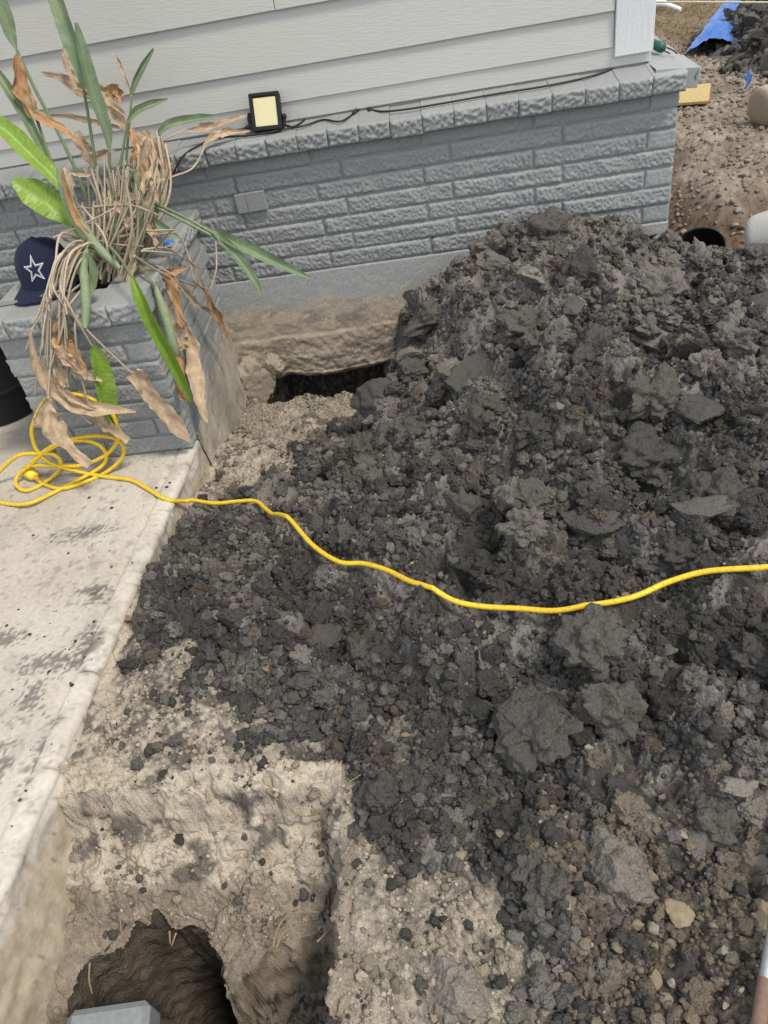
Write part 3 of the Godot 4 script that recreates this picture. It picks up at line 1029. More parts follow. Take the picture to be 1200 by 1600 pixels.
			if b > -8.0 and b > a - 0.012:
				var l := hp[k - 1]
				var r := hp[k + 1]
				var u := hp[k - nx]
				var d := hp[k + nx]
				var nn := Vector3(((l if l > -8.0 else b) - (r if r > -8.0 else b)) / dx, 1.0, ((u if u > -8.0 else b) - (d if d > -8.0 else b)) / dz)
				vid_p[k] = pv.size()
				pv.append(Vector3(x, b, z))
				pn.append(nn.normalized())
				var pa := patch.get_noise_2d(x + 5.0, z)
				var s := s4.get_noise_2d(x * 0.5, z * 0.5)
				var bg := big.get_noise_2d(x * 0.9 + 3.0, z * 0.9)
				var dry := smoothstep(-0.25, 0.5, pa + 0.5 * bg + 0.4 * s + 0.5 - 0.55 * smoothstep(0.4, 1.5, z))
				var c := dark.lerp(grey, dry)
				c = c.lerp(brown, smoothstep(0.15, 0.5, warp.get_noise_2d(x * 0.5 + 9.0, z * 0.5) + 0.3 * s) * 0.35)
				if z > 2.1 and x > 0.1:
					c = c.lerp(Color(0.17, 0.13, 0.095), clampf(0.3 + pa + 0.4 * s, 0.0, 1.0) * smoothstep(2.12, 2.3, z))
				pc.append(c)
	for j in nz - 1:
		for i in nx - 1:
			var k := j * nx + i
			var a := vid_g[k]
			var b := vid_g[k + 1]
			var c := vid_g[k + nx + 1]
			var d := vid_g[k + nx]
			if a >= 0 and b >= 0 and c >= 0 and d >= 0:
				gi.append_array([a, b, c, a, c, d])
			a = vid_p[k]
			b = vid_p[k + 1]
			c = vid_p[k + nx + 1]
			d = vid_p[k + nx]
			if a >= 0 and b >= 0 and c >= 0 and d >= 0:
				pi.append_array([a, b, c, a, c, d])
	print("soil: %d + %d points" % [gv.size(), pv.size()])
	renormal(gv, gn, gi)
	var ground := setting("ground")
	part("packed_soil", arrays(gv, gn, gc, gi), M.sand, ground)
	var heap := thing("dirt_pile", "big heap of crumbly dark grey clay dug out against the brick wall", "dirt pile")
	part("clay_bed", arrays(pv, pn, pc, pi), M.clay, heap)
	var run := smooth_line(pts(CORD), 10)
	for i in range(CORD_COIL * 10 - 10, run.size()):
		for d in 9:
			cord_cells[Vector2i(roundi(run[i].x / 0.012) + d % 3 - 1, roundi(run[i].z / 0.012) + d / 3 - 1)] = true
	shaft(ground)
	scatter_clods(ground, heap)

func renormal(v: PackedVector3Array, n: PackedVector3Array, ix: PackedInt32Array) -> void:
	n.fill(Vector3.ZERO)
	for k in range(0, ix.size(), 3):
		var a := ix[k]
		var b := ix[k + 1]
		var c := ix[k + 2]
		var q := (v[c] - v[a]).cross(v[b] - v[a])
		n[a] += q
		n[b] += q
		n[c] += q
	for i in n.size():
		n[i] = n[i].normalized() if n[i].length_squared() > 0.0 else Vector3.UP

func shaft(ground: Node3D) -> void:
	# round bored hole going down from the pit's ledge
	var n1 := fnoise(FastNoiseLite.TYPE_SIMPLEX_SMOOTH, 7.0, 521, 4)
	var n2 := fnoise(FastNoiseLite.TYPE_SIMPLEX_SMOOTH, 30.0, 522, 3)
	var warp := fnoise(FastNoiseLite.TYPE_SIMPLEX_SMOOTH, 9.0, 502, 2)
	part("bored_hole", grid_mesh(180, 120, func(u: float, v: float) -> Vector3:
		var a := TAU * u
		var px := -0.785 + cos(a) * 0.192
		var pz := 2.425 + sin(a) * 0.192
		var rim := (surface_y(px, pz) if px > -0.98 and pz < 2.7 else -0.4) - 0.002
		var y := lerpf(rim, -1.7, v)
		var r := 0.182 + 0.010 * n1.get_noise_3d(cos(a) * 0.4, y * 2.4, sin(a) * 0.4) + 0.004 * n2.get_noise_3d(cos(a) * 0.2, y * 2.0, sin(a) * 0.2)
		r -= 0.03 * warp.get_noise_2d(px, pz)
		return Vector3(-0.785 + cos(a) * r, y, 2.425 + sin(a) * r),
		func(p: Vector3) -> Color:
			return Color(0.12, 0.106, 0.092).lerp(Color(0.22, 0.188, 0.15), clampf(0.35 + 0.9 * n1.get_noise_3dv(p * 1.4), 0.0, 1.0))), M.clay, ground)
	part("hole_floor", grid_mesh(60, 60, func(u: float, v: float) -> Vector3:
		var p := Vector3(-0.79 + (u - 0.5) * 0.42, -1.3, 2.445 - (v - 0.5) * 0.42)
		p.y += 0.05 * n1.get_noise_2d(p.x, p.z) + 0.015 * n2.get_noise_2d(p.x, p.z)
		return p,
		func(p: Vector3) -> Color: return Color(0.12, 0.106, 0.092).lerp(Color(0.22, 0.188, 0.15), clampf(0.35 + 0.9 * n1.get_noise_3dv(p * 1.4), 0.0, 1.0))), M.clay, ground)

func spin() -> Basis:
	return Basis(Vector3(rng.randfn(), rng.randfn(), rng.randfn() + 0.001).normalized(), rng.randf() * TAU)

func near_cord(x: float, z: float, r: float) -> bool:
	for k in 12:
		for f in [0.5, 1.0]:
			if cord_cells.has(Vector2i(roundi((x + cos(TAU * k / 12.0) * r * f) / 0.012), roundi((z + sin(TAU * k / 12.0) * r * f) / 0.012))):
				return true
	return kept_clear(x, z)

func kept_clear(x: float, z: float) -> bool:
	return cord_cells.has(Vector2i(roundi(x / 0.012), roundi(z / 0.012)))

var cord_cells := {}

func scatter_clods(ground: Node3D, heap: Node3D) -> void:
	var knobs := []
	for k in 6:
		knobs.append(lump(3, 600 + k, Vector3(rng.randf_range(0.8, 1.1), rng.randf_range(0.7, 0.95), rng.randf_range(0.8, 1.1)), 0.8, 0))
	var tiny := []
	for k in 4:
		tiny.append(lump(2, 620 + k, Vector3(1, rng.randf_range(0.7, 1.0), rng.randf_range(0.8, 1.0)), 0.7, 1))
	var large := []
	for k in 10:
		large.append(lump(5, 640 + k, Vector3(rng.randf_range(0.9, 1.25), rng.randf_range(0.55, 0.85), rng.randf_range(0.8, 1.05)), 0.9, k % 3))
	var slabs := []
	for k in 6:
		slabs.append(lump(5, 660 + k, Vector3(rng.randf_range(1.0, 1.3), rng.randf_range(0.36, 0.5), rng.randf_range(0.7, 0.95)), 0.6, 6))
	var patch := fnoise(FastNoiseLite.TYPE_SIMPLEX_SMOOTH, 4.0, 700, 3)
	var soil_col := func(x: float, z: float) -> Color:
		var dry := clampf(0.58 + rng.randfn() * 0.25 + patch.get_noise_2d(x, z) * 0.7 - 0.48 * smoothstep(0.4, 1.5, z), 0.0, 1.0)
		var c := Color(0.075, 0.0712, 0.068).lerp(Color(0.27, 0.25, 0.23), dry)
		if rng.randf() < 0.75 * smoothstep(2.08, 2.25, z) * smoothstep(0.02, 0.2, x):
			return c.lerp(Color(0.27, 0.215, 0.155), rng.randf_range(0.3, 0.9))
		return c.lerp(Color(0.15, 0.115, 0.085), 0.6) if rng.randf() < 0.06 else c
	# the largest clods, each a part of the heap
	var made := 0
	var tries := 0
	while made < 270 and tries < 6000:
		tries += 1
		var z := rng.randf_range(0.06, 2.5)
		var x := rng.randf_range(-0.75, right_limit(z) - 0.06)
		var t := clay_at(x, z)
		if t < 0.012 or t > 5.0 or rng.randf() > 0.25 + t * 3.0:
			continue
		var r := lerpf(0.018, 0.07, pow(rng.randf(), 2.3)) * clampf(0.5 + t * 3.0, 0.45, 1.1)
		var flat := rng.randf() < 0.22
		if near_cord(x, z, r * 1.2 + 0.008):
			continue
		var y := surface_y(x, z) + r * (0.1 if flat else 0.22)
		var turn := spin() if not flat else Basis(Vector3.UP, rng.randf() * TAU) * Basis(Vector3.RIGHT, rng.randfn() * 0.5)
		var o := part("clod", slabs[rng.randi() % 6] if flat else large[rng.randi() % 10], null, heap, Transform3D(turn.scaled(Vector3.ONE * r * (1.15 if flat else 1.0)), Vector3(x, y, z)))
		o.material_override = clod_mat(soil_col.call(x, z), flat)
		made += 1
	# the named big pieces of the photograph
	for q in [[-.239, .07, .748, .106, 1, 0, 1.2, .3, .3, .075], [.064, .172, .862, .106, 1, 1, .5, .8, .2, .085], [-.029, .145, .338, .094, 0, 2, 0, .5, .2, .15], [.193, .308, .332, .088, 1, 3, .3, .2, -.5, .17], [.368, .344, .217, .094, 0, 4, 0, 1, 0, .12], [.851, .29, .898, .125, 1, 4, .7, -.5, .3, .12], [.648, .293, .652, .094, 0, 6, .3, 2, 0, .19], [.665, .278, 1.048, .075, 0, 7, 1, 2, 0, .08], [-.409, -.016, 1.702, .05, 1, 5, .25, .5, 0, .085], [-.1, .021, 1.842, .05, 1, 2, .4, 1.3, .5, .06], [-.029, -.014, 1.946, .05, 1, 3, .3, -.4, .6, .055], [.013, .003, 1.885, .04, 0, 1, .3, .9, 0, .07], [-.186, -.048, 2.116, .05, 0, 1, .2, .2, .1, .075], [.258, -.054, 2.169, .055, 1, 0, .5, .6, .3, .055], [.395, -.051, 2.205, .06, 0, 3, 0, .4, .5, .11], [.205, -.081, 2.28, .075, 0, 5, 0, .2, 0, .22], [.048, -.06, 2.27, .055, 0, 8, 0, 1.2, .3, .12], [.082, -.082, 2.368, .05, 1, 4, .3, .4, .2, .055], [-.108, -.096, 2.468, .055, 0, 5, .1, .4, 0, .27], [.478, .102, 1.642, .05, 0, 9, 0, 0, .2, .08], [.028, .041, 1.563, .05, 0, 2, 1, 0, .2, .06], [.174, -.005, 2.033, .05, 0, 4, 0, 2, .2, .055], [.379, .035, 1.983, .055, 0, 6, 0, .5, .2, .05], [-.479, -.004, 1.478, .04, 0, 7, 0, 0, 0, .06], [.186, -.089, 2.37, .035, 1, 3, .4, .2, 0, .12], [-.312, -.003, 1.596, .035, 0, 3, 0, 1, 0, .07], [.631, .149, 1.555, .06, 0, 1, 0, 1, 1, .09], [.326, .146, 1.504, .055, 0, 5, 1, 1, 0, .06], [.229, .277, .772, .075, 0, 8, 1, 0, 0, .13], [.399, .297, 1.013, .081, 0, 0, 0, 2, 1, .1]]:
		var p := Vector3(q[0], q[1], q[2])
		if near_cord(p.x, p.z, q[3] * 1.1):
			continue
		var flat: bool = q[4] > 0.5
		var o := part("clod", slabs[int(q[5]) % 6] if flat else large[int(q[5]) % 10], null, heap, Transform3D(Basis.from_euler(Vector3(q[6], q[7], q[8])).scaled_local(Vector3.ONE * q[3]), p))
		o.material_override = clod_mat(Color(q[9], q[9] * 0.95, q[9] * 0.9), flat)
	# crumbs
	for set_ in [[large.slice(0, 5), 1100, 0.016, 0.032, 2.0], [knobs, 24000, 0.006, 0.017, 2.0], [tiny, 60000, 0.0025, 0.007, 1.4]]:
		var xfs := []
		var cols := []
		for m in set_[0]:
			xfs.append([])
			cols.append(PackedColorArray())
		for i in set_[1]:
			var z := rng.randf_range(0.03, 2.62)
			var x := rng.randf_range(-0.92, right_limit(z) - 0.04)
			var t := clay_at(x, z)
			if t < -0.004 and (set_[2] > 0.01 or rng.randf() > 0.03 + 0.32 * smoothstep(-0.05, 0.5, patch.get_noise_2d(x * 1.6, z * 1.6))):
				continue
			if z > 2.12 and x > 0.05 and rng.randf() < 0.45 or (near_cord(x, z, 0.03) if set_[2] > 0.01 else near_cord(x, z, 0.013) if set_[2] > 0.004 else kept_clear(x, z)):
				continue
			if set_[2] < 0.01 and t > 0.0 and rng.randf() > 0.6 + 1.3 * patch.get_noise_2d(x * 1.3 + 4.0, z * 1.3):
				continue
			if t > 5.0 or z > 2.28 and x < -0.36 or z < 0.15 and x < -0.28:
				continue
			var r := lerpf(set_[2], set_[3], pow(rng.randf(), set_[4])) * (0.75 if t < -0.004 else 1.0)
			var k := rng.randi() % xfs.size()
			xfs[k].append(Transform3D(spin().scaled(Vector3.ONE * r), Vector3(x, surface_y(x, z) + r * (0.15 if r > 0.015 else 0.35), z)))
			var c: Color = soil_col.call(x, z)
			if t < -0.004 and rng.randf() < 0.62:
				c = Color(0.42, 0.36, 0.28) * rng.randf_range(0.7, 1.2)
			cols[k].append(c)
		for k in xfs.size():
			copies("crumbs", set_[0][k], M.crumb, heap, xfs[k], cols[k])
	var txs := []
	var tcs := PackedColorArray()
	for i in 16000:
		var z := rng.randf_range(0.6, 2.6)
		var x := rng.randf_range(-0.94, 0.3)
		if clay_at(x, z) > 0.0 or z > 2.3 and x < -0.36 or patch.get_noise_2d(x * 2.0 + 8.0, z * 2.0) < rng.randfn() * 0.25 - 0.02:
			continue
		var r := lerpf(0.0018, 0.006, pow(rng.randf(), 3.0))
		txs.append(Transform3D(spin().scaled(Vector3.ONE * r), Vector3(x, surface_y(x, z), z)))
		tcs.append(Color(0.57, 0.495, 0.40) * rng.randf_range(0.7, 1.1))
	copies("crumbs", tiny[0], M.crumb, ground, txs, tcs)
	# pale gravel by the hollow under the wall, and grit over the bare ground
	var grit := []
	for k in 3:
		grit.append(lump(1, 720 + k, Vector3(1, 0.75, 0.9), 0.4, 1))
	var gx2 := []
	var gc2 := []
	for m in grit:
		gx2.append([])
		gc2.append(PackedColorArray())
	for i in 16000:
		var z := 0.0
		var x := 0.0
		var lay := i < 12500
		if lay:
			x = rng.randf_range(-0.92, -0.3)
			z = rng.randf_range(0.15, 0.66)
			if rng.randf() > smoothstep(0.68, 0.2, z + 0.35 * patch.get_noise_2d(x * 1.5, z * 1.5) + 0.1):
				continue
		else:
			z = rng.randf_range(0.6, 2.6)
			x = rng.randf_range(-0.9, right_limit(z) - 0.1)
			if z > 2.28 and x < -0.36:
				continue
		var t := clay_at(x, z)
		if lay and t > 0.006 or t > 5.0 or not lay and t > 0.0 and rng.randf() > 0.25:
			continue
		var r := rng.randf_range(0.002, 0.0045) if lay else lerpf(0.0015, 0.006, pow(rng.randf(), 3.0))
		var k := i % 3
		gx2[k].append(Transform3D(spin().scaled(Vector3.ONE * r), Vector3(x, surface_y(x, z) + r * 0.4, z)))
		gc2[k].append(Color(0.56, 0.5, 0.4) * rng.randf_range(0.65, 1.15))
	for k in 3:
		copies("gravel", grit[k], M.pale_stone, ground, gx2[k], gc2[k])
	# pebbles that show one by one in the dry ground of the foreground
	var peb := []
	for k in 5:
		peb.append(lump(3, 740 + k, Vector3(1, rng.randf_range(0.55, 0.8), rng.randf_range(0.6, 0.95)), 0.5, 5))
	var count := 0
	tries = 0
	while count < 125 and tries < 6000:
		tries += 1
		var z := rng.randf_range(2.02, 2.6) if rng.randf() < 0.8 else rng.randf_range(0.9, 2.0)
		var x := rng.randf_range(-0.3, right_limit(z) - 0.1) if z > 2.0 else rng.randf_range(-0.85, 0.7)
		var t := clay_at(x, z)
		if t > 5.0 or rng.randf() > (1.0 if z > 2.15 and x > 0.05 else 0.35 if t < 0.01 else 0.08):
			continue
		var r := lerpf(0.0045, 0.017, pow(rng.randf(), 2.4))
		var o := part("pebble", peb[rng.randi() % 5], pebble_mats[rng.randi() % 4], ground, Transform3D(spin().scaled(Vector3.ONE * r), Vector3(x, surface_y(x, z) + r * 0.1 + (0.005 if t > 0.0 else 0.0), z)))
		count += 1

var clod_mats := {}
var pebble_mats := []

func clod_mat(c: Color, cut: bool) -> StandardMaterial3D:
	# a few shared tones
	var key := [roundi(c.r * 60.0), cut]
	if not clod_mats.has(key):
		var v: float = maxf(key[0] / 60.0, 0.05)
		clod_mats[key] = tinted(M.cut_clay if cut else M.clay, Color(v, v * (0.935 if v < 0.09 else 0.92 if v < 0.19 else 0.9), v * (0.87 if v < 0.09 else 0.83 if v < 0.19 else 0.78)))
	return clod_mats[key]

# ------------------------------------------------------------------ yard round the corner
func yard_y(x: float, z: float) -> float:
	# trench along the side of the house, level ground beyond it
	var y := -0.02 - 0.26 * smoothstep(-1.05, -0.55, z + 0.1 * (x - 1.2)) * smoothstep(3.2, 2.2, x)
	y -= 0.25 * smoothstep(1.5, 1.05, x) * smoothstep(-2.2, -1.2, z)
	if z > -0.1:
		y = lerpf(y, -0.35, smoothstep(-0.1, 0.2, z))
	return y

func build_yard() -> void:
	var n1 := fnoise(FastNoiseLite.TYPE_SIMPLEX_SMOOTH, 1.6, 801, 4)
	var n2 := fnoise(FastNoiseLite.TYPE_CELLULAR, 16.0, 802, 2)
	var n3 := fnoise(FastNoiseLite.TYPE_SIMPLEX_SMOOTH, 24.0, 803, 4)
	var tan_ := Color(0.44, 0.37, 0.305)
	var yard := setting("yard")
	part("bare_soil", grid_mesh(330, 480, func(u: float, v: float) -> Vector3:
		var x := 0.8 + 4.4 * u
		var z := 0.45 - 7.6 * v * (0.55 + 0.45 * v)
		return Vector3(x, yard_y(x, z) + 0.05 * n1.get_noise_2d(x, z) + 0.022 * (-0.4 - n2.get_noise_2d(x, z)) + 0.014 * n3.get_noise_2d(x, z), z),
		func(p: Vector3) -> Color:
			var c := tan_.lerp(Color(0.24, 0.19, 0.145), clampf(0.45 + 1.1 * n1.get_noise_2d(p.x * 1.5, p.z * 1.5) + 0.6 * n3.get_noise_2d(p.x, p.z), 0.0, 1.0))
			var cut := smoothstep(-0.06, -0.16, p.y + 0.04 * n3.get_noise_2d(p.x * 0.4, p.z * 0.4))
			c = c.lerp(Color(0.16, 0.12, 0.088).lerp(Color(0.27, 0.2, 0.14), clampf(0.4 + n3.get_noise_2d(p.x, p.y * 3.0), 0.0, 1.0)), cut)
			if p.z < -4.2:
				c = c.lerp(Color(0.25, 0.16, 0.11), smoothstep(-4.2, -4.7, p.z + 0.5 * n1.get_noise_2d(p.x, p.z)) * 0.6)
				c = c.lerp(Color(0.3, 0.31, 0.1), smoothstep(0.0, 0.35, n1.get_noise_2d(p.x * 0.8 + 4.0, p.z * 0.8)) * smoothstep(-5.0, -5.8, p.z) * 0.7)
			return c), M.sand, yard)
	# the land beyond, to the horizon
	part("far_soil", grid_mesh(60, 60, func(u: float, v: float) -> Vector3:
		var a := (u - 0.5) * 2.0
		var b := (0.5 - v) * 2.0
		var x := a * absf(a) * 120.0 + 0.5
		var z := b * absf(b) * 120.0
		return Vector3(x, (-1.3 if absf(x - 0.8) < 6.0 and absf(z + 2.0) < 7.5 else -0.08 + 0.05 * n1.get_noise_2d(x, z)), z),
		func(p: Vector3) -> Color: return Color(0.27, 0.23, 0.16)), M.sand, yard)
	# soil on the right of the frame and behind the viewer
	var n5 := fnoise(FastNoiseLite.TYPE_CELLULAR, 8.0, 806)
	var n6 := fnoise(FastNoiseLite.TYPE_CELLULAR, 30.0, 807)
	var apron := func(x: float, z: float) -> float:
		var t := 0.0
		if z < 2.74:
			t = maxf(coarse(coarse_t, minf(x, 1.9), z), 0.0) * smoothstep(3.0, 1.7, x)
		var rough := clampf(0.35 + t * 4.0, 0.0, 1.0)
		return (coarse(coarse_g, minf(x, 1.9), minf(z, 2.7)) if z > 0.0 else -0.15) + t - 0.02 + 0.03 * n1.get_noise_2d(x * 2.0, z * 2.0) + 0.02 * (-0.4 - n2.get_noise_2d(x, z)) + 0.09 * rough * (-0.45 - n5.get_noise_2d(x, z)) + 0.02 * (-0.42 - n6.get_noise_2d(x, z))
	part("apron", grid_mesh(260, 300, func(u: float, v: float) -> Vector3:
		var z := 6.5 - 6.6 * v
		var x := lerpf(-0.99 if z > 2.7 else right_limit(z) - 0.03, 5.5, u * u if z < 2.7 else u)
		return Vector3(x, apron.call(x, z), z),
		func(p: Vector3) -> Color: return Color(0.08, 0.075, 0.07).lerp(Color(0.24, 0.22, 0.2), clampf(0.3 + n3.get_noise_2d(p.x * 0.3, p.z * 0.3) + n1.get_noise_2d(p.x, p.z), 0.0, 1.0)).lerp(Color(0.33, 0.285, 0.23), smoothstep(1.9, 2.6, p.z + 0.3 * n1.get_noise_2d(p.x, p.z)))), M.clay, yard)
	var lumps := [lump(3, 814, Vector3(1, 0.8, 0.9), 0.8, 0), lump(3, 815, Vector3(0.9, 0.7, 1.0), 0.8, 1)]
	for k in 2:
		var axs := []
		var acs := PackedColorArray()
		for i in 5000:
			var z := rng.randf_range(0.0, 3.4)
			var x := (right_limit(z) if z < 2.7 else -0.9) + pow(rng.randf(), 1.5) * 1.6
			var r := lerpf(0.006, 0.03, pow(rng.randf(), 3.0))
			axs.append(Transform3D(spin().scaled(Vector3.ONE * r), Vector3(x, apron.call(x, z) + r * 0.3, z)))
			acs.append(Color(0.078, 0.074, 0.07).lerp(Color(0.26, 0.24, 0.215), clampf(0.35 + rng.randfn() * 0.28, 0.0, 1.0)))
		copies("crumbs", lumps[k], M.crumb, yard, axs, acs)
	# pebbly crumbs on the yard
	var crumb := [lump(2, 810, Vector3(1, 0.7, 0.9), 0.6, 1), lump(2, 811, Vector3(1, 0.6, 0.8), 0.6, 2)]
	for k in 2:
		var xs := []
		var cs := PackedColorArray()
		for i in 9000:
			var x := rng.randf_range(0.9, 3.4)
			var z := rng.randf_range(-4.6, -0.25)
			var r := lerpf(0.003, 0.02, pow(rng.randf(), 5.0))
			xs.append(Transform3D(spin().scaled(Vector3.ONE * r), Vector3(x, yard_y(x, z) + 0.05 * n1.get_noise_2d(x, z) + 0.022 * (-0.4 - n2.get_noise_2d(x, z)) + 0.014 * n3.get_noise_2d(x, z) + r * 0.3, z)))
			cs.append(tan_ * rng.randf_range(0.6, 1.2))
		copies("crumbs", crumb[k], M.crumb, yard, xs, cs)
	# mulch of dry leaves, and thin dry grass
	var straw := tube(smooth_line(PackedVector3Array([Vector3(-1, 0, 0), Vector3(0, 0.25, 0.1), Vector3(1, 0, 0)]), 3), func(t: float) -> float: return 0.09 * (1.0 - t * 0.7), 4)
	var sx := []
	var sc := PackedColorArray()
	for i in 5200:
		var x := rng.randf_range(1.0, 3.6)
		var z := rng.randf_range(-7.0, -3.3)
		if z > -3.3 - 0.75 * maxf(0.0, x - 1.4):
			continue
		var s := rng.randf_range(0.012, 0.05)
		sx.append(Transform3D(Basis(Vector3.UP, rng.randf() * TAU) * Basis(Vector3.BACK, rng.randfn() * 0.5).scaled(Vector3.ONE * s), Vector3(x, yard_y(x, z) + 0.05 * n1.get_noise_2d(x, z) + 0.018, z)))
		sc.append(Color(0.38, 0.25, 0.16) * rng.randf_range(0.5, 1.3) if rng.randf() < 0.7 or z > -4.6 else Color(0.34, 0.35, 0.12))
	copies("mulch", straw, M.pale_stone, yard, sx, sc)
	# the second heap, far right
	var heap := thing("dirt_pile", "far heap of lumpy grey clay with blue tarp under its edge", "dirt pile")
	var n4 := fnoise(FastNoiseLite.TYPE_CELLULAR, 7.0, 820, 2)
	var hgt := func(x: float, z: float) -> float:
		var d := Vector2((x - 3.56) / 1.45, (z + 3.75) / 1.65).length() + 0.12 * n1.get_noise_2d(x, z)
		return 1.05 * (1.0 - smoothstep(0.0, 1.05, d)) - 0.06
	part("clay_bed", grid_mesh(150, 150, func(u: float, v: float) -> Vector3:
		var x := 1.9 + 3.1 * u
		var z := -2.0 - 3.5 * v
		var y: float = hgt.call(x, z)
		return Vector3(x, y + 0.10 * (-0.45 - n4.get_noise_2d(x, z)) * smoothstep(-0.05, 0.1, y) + 0.02 * n3.get_noise_2d(x, z) + yard_y(x, z), z),
		func(p: Vector3) -> Color: return Color(0.075, 0.068, 0.062).lerp(Color(0.19, 0.165, 0.14), clampf(0.4 + 0.9 * n3.get_noise_2d(p.x * 0.3, p.z * 0.3), 0.0, 1.0))), M.clay, heap)
	var rocks := []
	for k in 6:
		rocks.append(lump(4, 830 + k, Vector3(1.2, 0.7, 0.9), 0.7, 3))
	for i in 190:
		var a := rng.randf() * TAU
		var q := sqrt(rng.randf()) * 1.02
		var x := 3.56 + cos(a) * q * 1.45
		var z := -3.75 + sin(a) * q * 1.65
		if x > 3.7 or z < -5.0:
			continue
		var r := lerpf(0.03, 0.13, pow(rng.randf(), 2.0))
		var y: float = hgt.call(x, z) + yard_y(x, z) + r * 0.35
		part("clod", rocks[rng.randi() % 6], clod_mat(Color.WHITE * rng.randf_range(0.08, 0.22), false), heap, Transform3D(spin().scaled(Vector3.ONE * r), Vector3(x, y, z)))
	for k in 3:
		var xs := []
		var cs := PackedColorArray()
		for i in 1500:
			var x := rng.randf_range(2.0, 3.6)
			var z := rng.randf_range(-5.2, -2.1)
			var y: float = hgt.call(x, z)
			if y < -0.05:
				continue
			var r := lerpf(0.012, 0.05, pow(rng.randf(), 2.5))
			xs.append(Transform3D(spin().scaled(Vector3.ONE * r), Vector3(x, y + 0.10 * (-0.45 - n4.get_noise_2d(x, z)) + yard_y(x, z) + r * 0.4, z)))
			cs.append(Color(0.15, 0.138, 0.125) * rng.randf_range(0.5, 1.6))
		copies("crumbs", rocks[k], M.crumb, heap, xs, cs)
	# blue tarp caught under the far heap
	var tarp := thing("blue_tarp", "creased blue tarp edge sticking out from under the far heap", "tarp")
	var tn := fnoise(FastNoiseLite.TYPE_SIMPLEX_SMOOTH, 2.4, 840, 3)
	part("sheet", grid_mesh(70, 24, func(u: float, v: float) -> Vector3:
		var a := Vector3(2.0, 0.0, -3.8).lerp(Vector3(2.85, 0.0, -5.6), u)
		var b := Vector3(2.4, 0.06, -3.6).lerp(Vector3(3.3, 0.25, -5.3), u)
		var p := a.lerp(b, v)
		p.y += 0.03 + 0.05 * sin(v * PI * 0.9) * (0.7 + 0.8 * tn.get_noise_2d(u * 3.0, v)) + 0.07 * exp(-pow((u - 0.13) * 9.0, 2.0)) * sin(v * 5.0) + 0.015 * tn.get_noise_2d(u * 8.0, v * 4.0)
		return p), M.tarp, tarp)
	var tuft := thing("blue_tarp", "small scrap of blue tarp poking out of the far heap's foot", "tarp")
	part("sheet", grid_mesh(10, 10, func(u: float, v: float) -> Vector3: return Vector3(2.04 + 0.05 * u + 0.02 * sin(v * 4.0), 0.0 + 0.1 * v - 0.02 * sin(u * 6.0), -2.62 - 0.06 * u + 0.04 * v * v)), M.tarp, tuft)
	# things lying in the yard
	var ply := thing("board_offcut", "yellow plywood offcut lying flat by the wall corner", "board", Vector3(1.74, 0.0, -2.66))
	part("panel", box(Vector3(0.3, 0.018, 0.36), 0.002), M.ply, ply, Transform3D(Basis(Vector3.UP, -0.32) * Basis(Vector3.RIGHT, 0.05), Vector3(-0.05, 0.02, 0)))
	var cyl := PackedVector2Array([Vector2(0.001, 0.0), Vector2(0.05, 0.0), Vector2(0.07, 0.004), Vector2(0.082, 0.014), Vector2(0.085, 0.03), Vector2(0.085, 0.1), Vector2(0.085, 0.2), Vector2(0.085, 0.28), Vector2(0.08, 0.296), Vector2(0.06, 0.3), Vector2(0.001, 0.3)])
	var wn := fnoise(FastNoiseLite.TYPE_SIMPLEX_SMOOTH, 14.0, 850, 3)
	var pier := thing("concrete_pier", "smooth pale concrete pier cylinder at the right edge of the near heap", "concrete pier")
	part("cylinder", lathe(cyl, 40, func(p: Vector3) -> Vector3: return p * (1.0 + 0.008 * wn.get_noise_3dv(p))), tinted(M.concrete, Color(0.5, 0.5, 0.49)), pier, Transform3D(Basis.from_euler(Vector3(0.55, -0.3, -1.1)).scaled(Vector3.ONE * 1.25), Vector3(1.235, 0.07, -0.1)))
	var log_ := thing("concrete_pier", "broken tan concrete cylinder lying by the far heap", "concrete pier")
	part("cylinder", lathe(PackedVector2Array([Vector2(0.001, 0.0), Vector2(0.06, 0.0), Vector2(0.098, 0.01), Vector2(0.105, 0.04), Vector2(0.105, 0.2), Vector2(0.105, 0.38), Vector2(0.09, 0.4), Vector2(0.001, 0.4)]), 28, func(p: Vector3) -> Vector3: return p * (1.0 + 0.035 * wn.get_noise_3dv(p * 0.6))), tinted(M.tan_concrete, Color(0.42, 0.35, 0.27)), log_, Transform3D(Basis.from_euler(Vector3(0.1, 0.35, -1.5)), Vector3(1.86, 0.09, -1.86)))
	var pan := thing("black_bucket", "black plastic bucket half buried in the trench behind the heap", "bucket")
	part("shell", lathe(PackedVector2Array([Vector2(0.001, 0.0), Vector2(0.09, 0.0), Vector2(0.095, 0.01), Vector2(0.115, 0.17), Vector2(0.122, 0.172), Vector2(0.122, 0.182), Vector2(0.112, 0.18), Vector2(0.092, 0.014), Vector2(0.001, 0.012)]), 36), M.black, pan, Transform3D(Basis.from_euler(Vector3(0.5, 0, 0.25)), Vector3(1.255, -0.31, -0.72)))
	var hose := thing("white_cable", "loose loops of white cable on the ground behind the corner post", "cable")
	part("cable", tube(smooth_line(PackedVector3Array([Vector3(2.2, 0.05, -6.6), Vector3(2.32, 0.06, -6.2), Vector3(2.45, 0.03, -6.15), Vector3(2.42, 0.03, -5.95), Vector3(2.3, 0.05, -6.0), Vector3(2.36, 0.07, -5.75), Vector3(2.46, 0.03, -5.6)]), 6), func(_t: float) -> float: return 0.018), M.white_thread, hose)
	var line := thing("layout_string", "taut pale mason's string stretched from the house corner across the yard", "string")
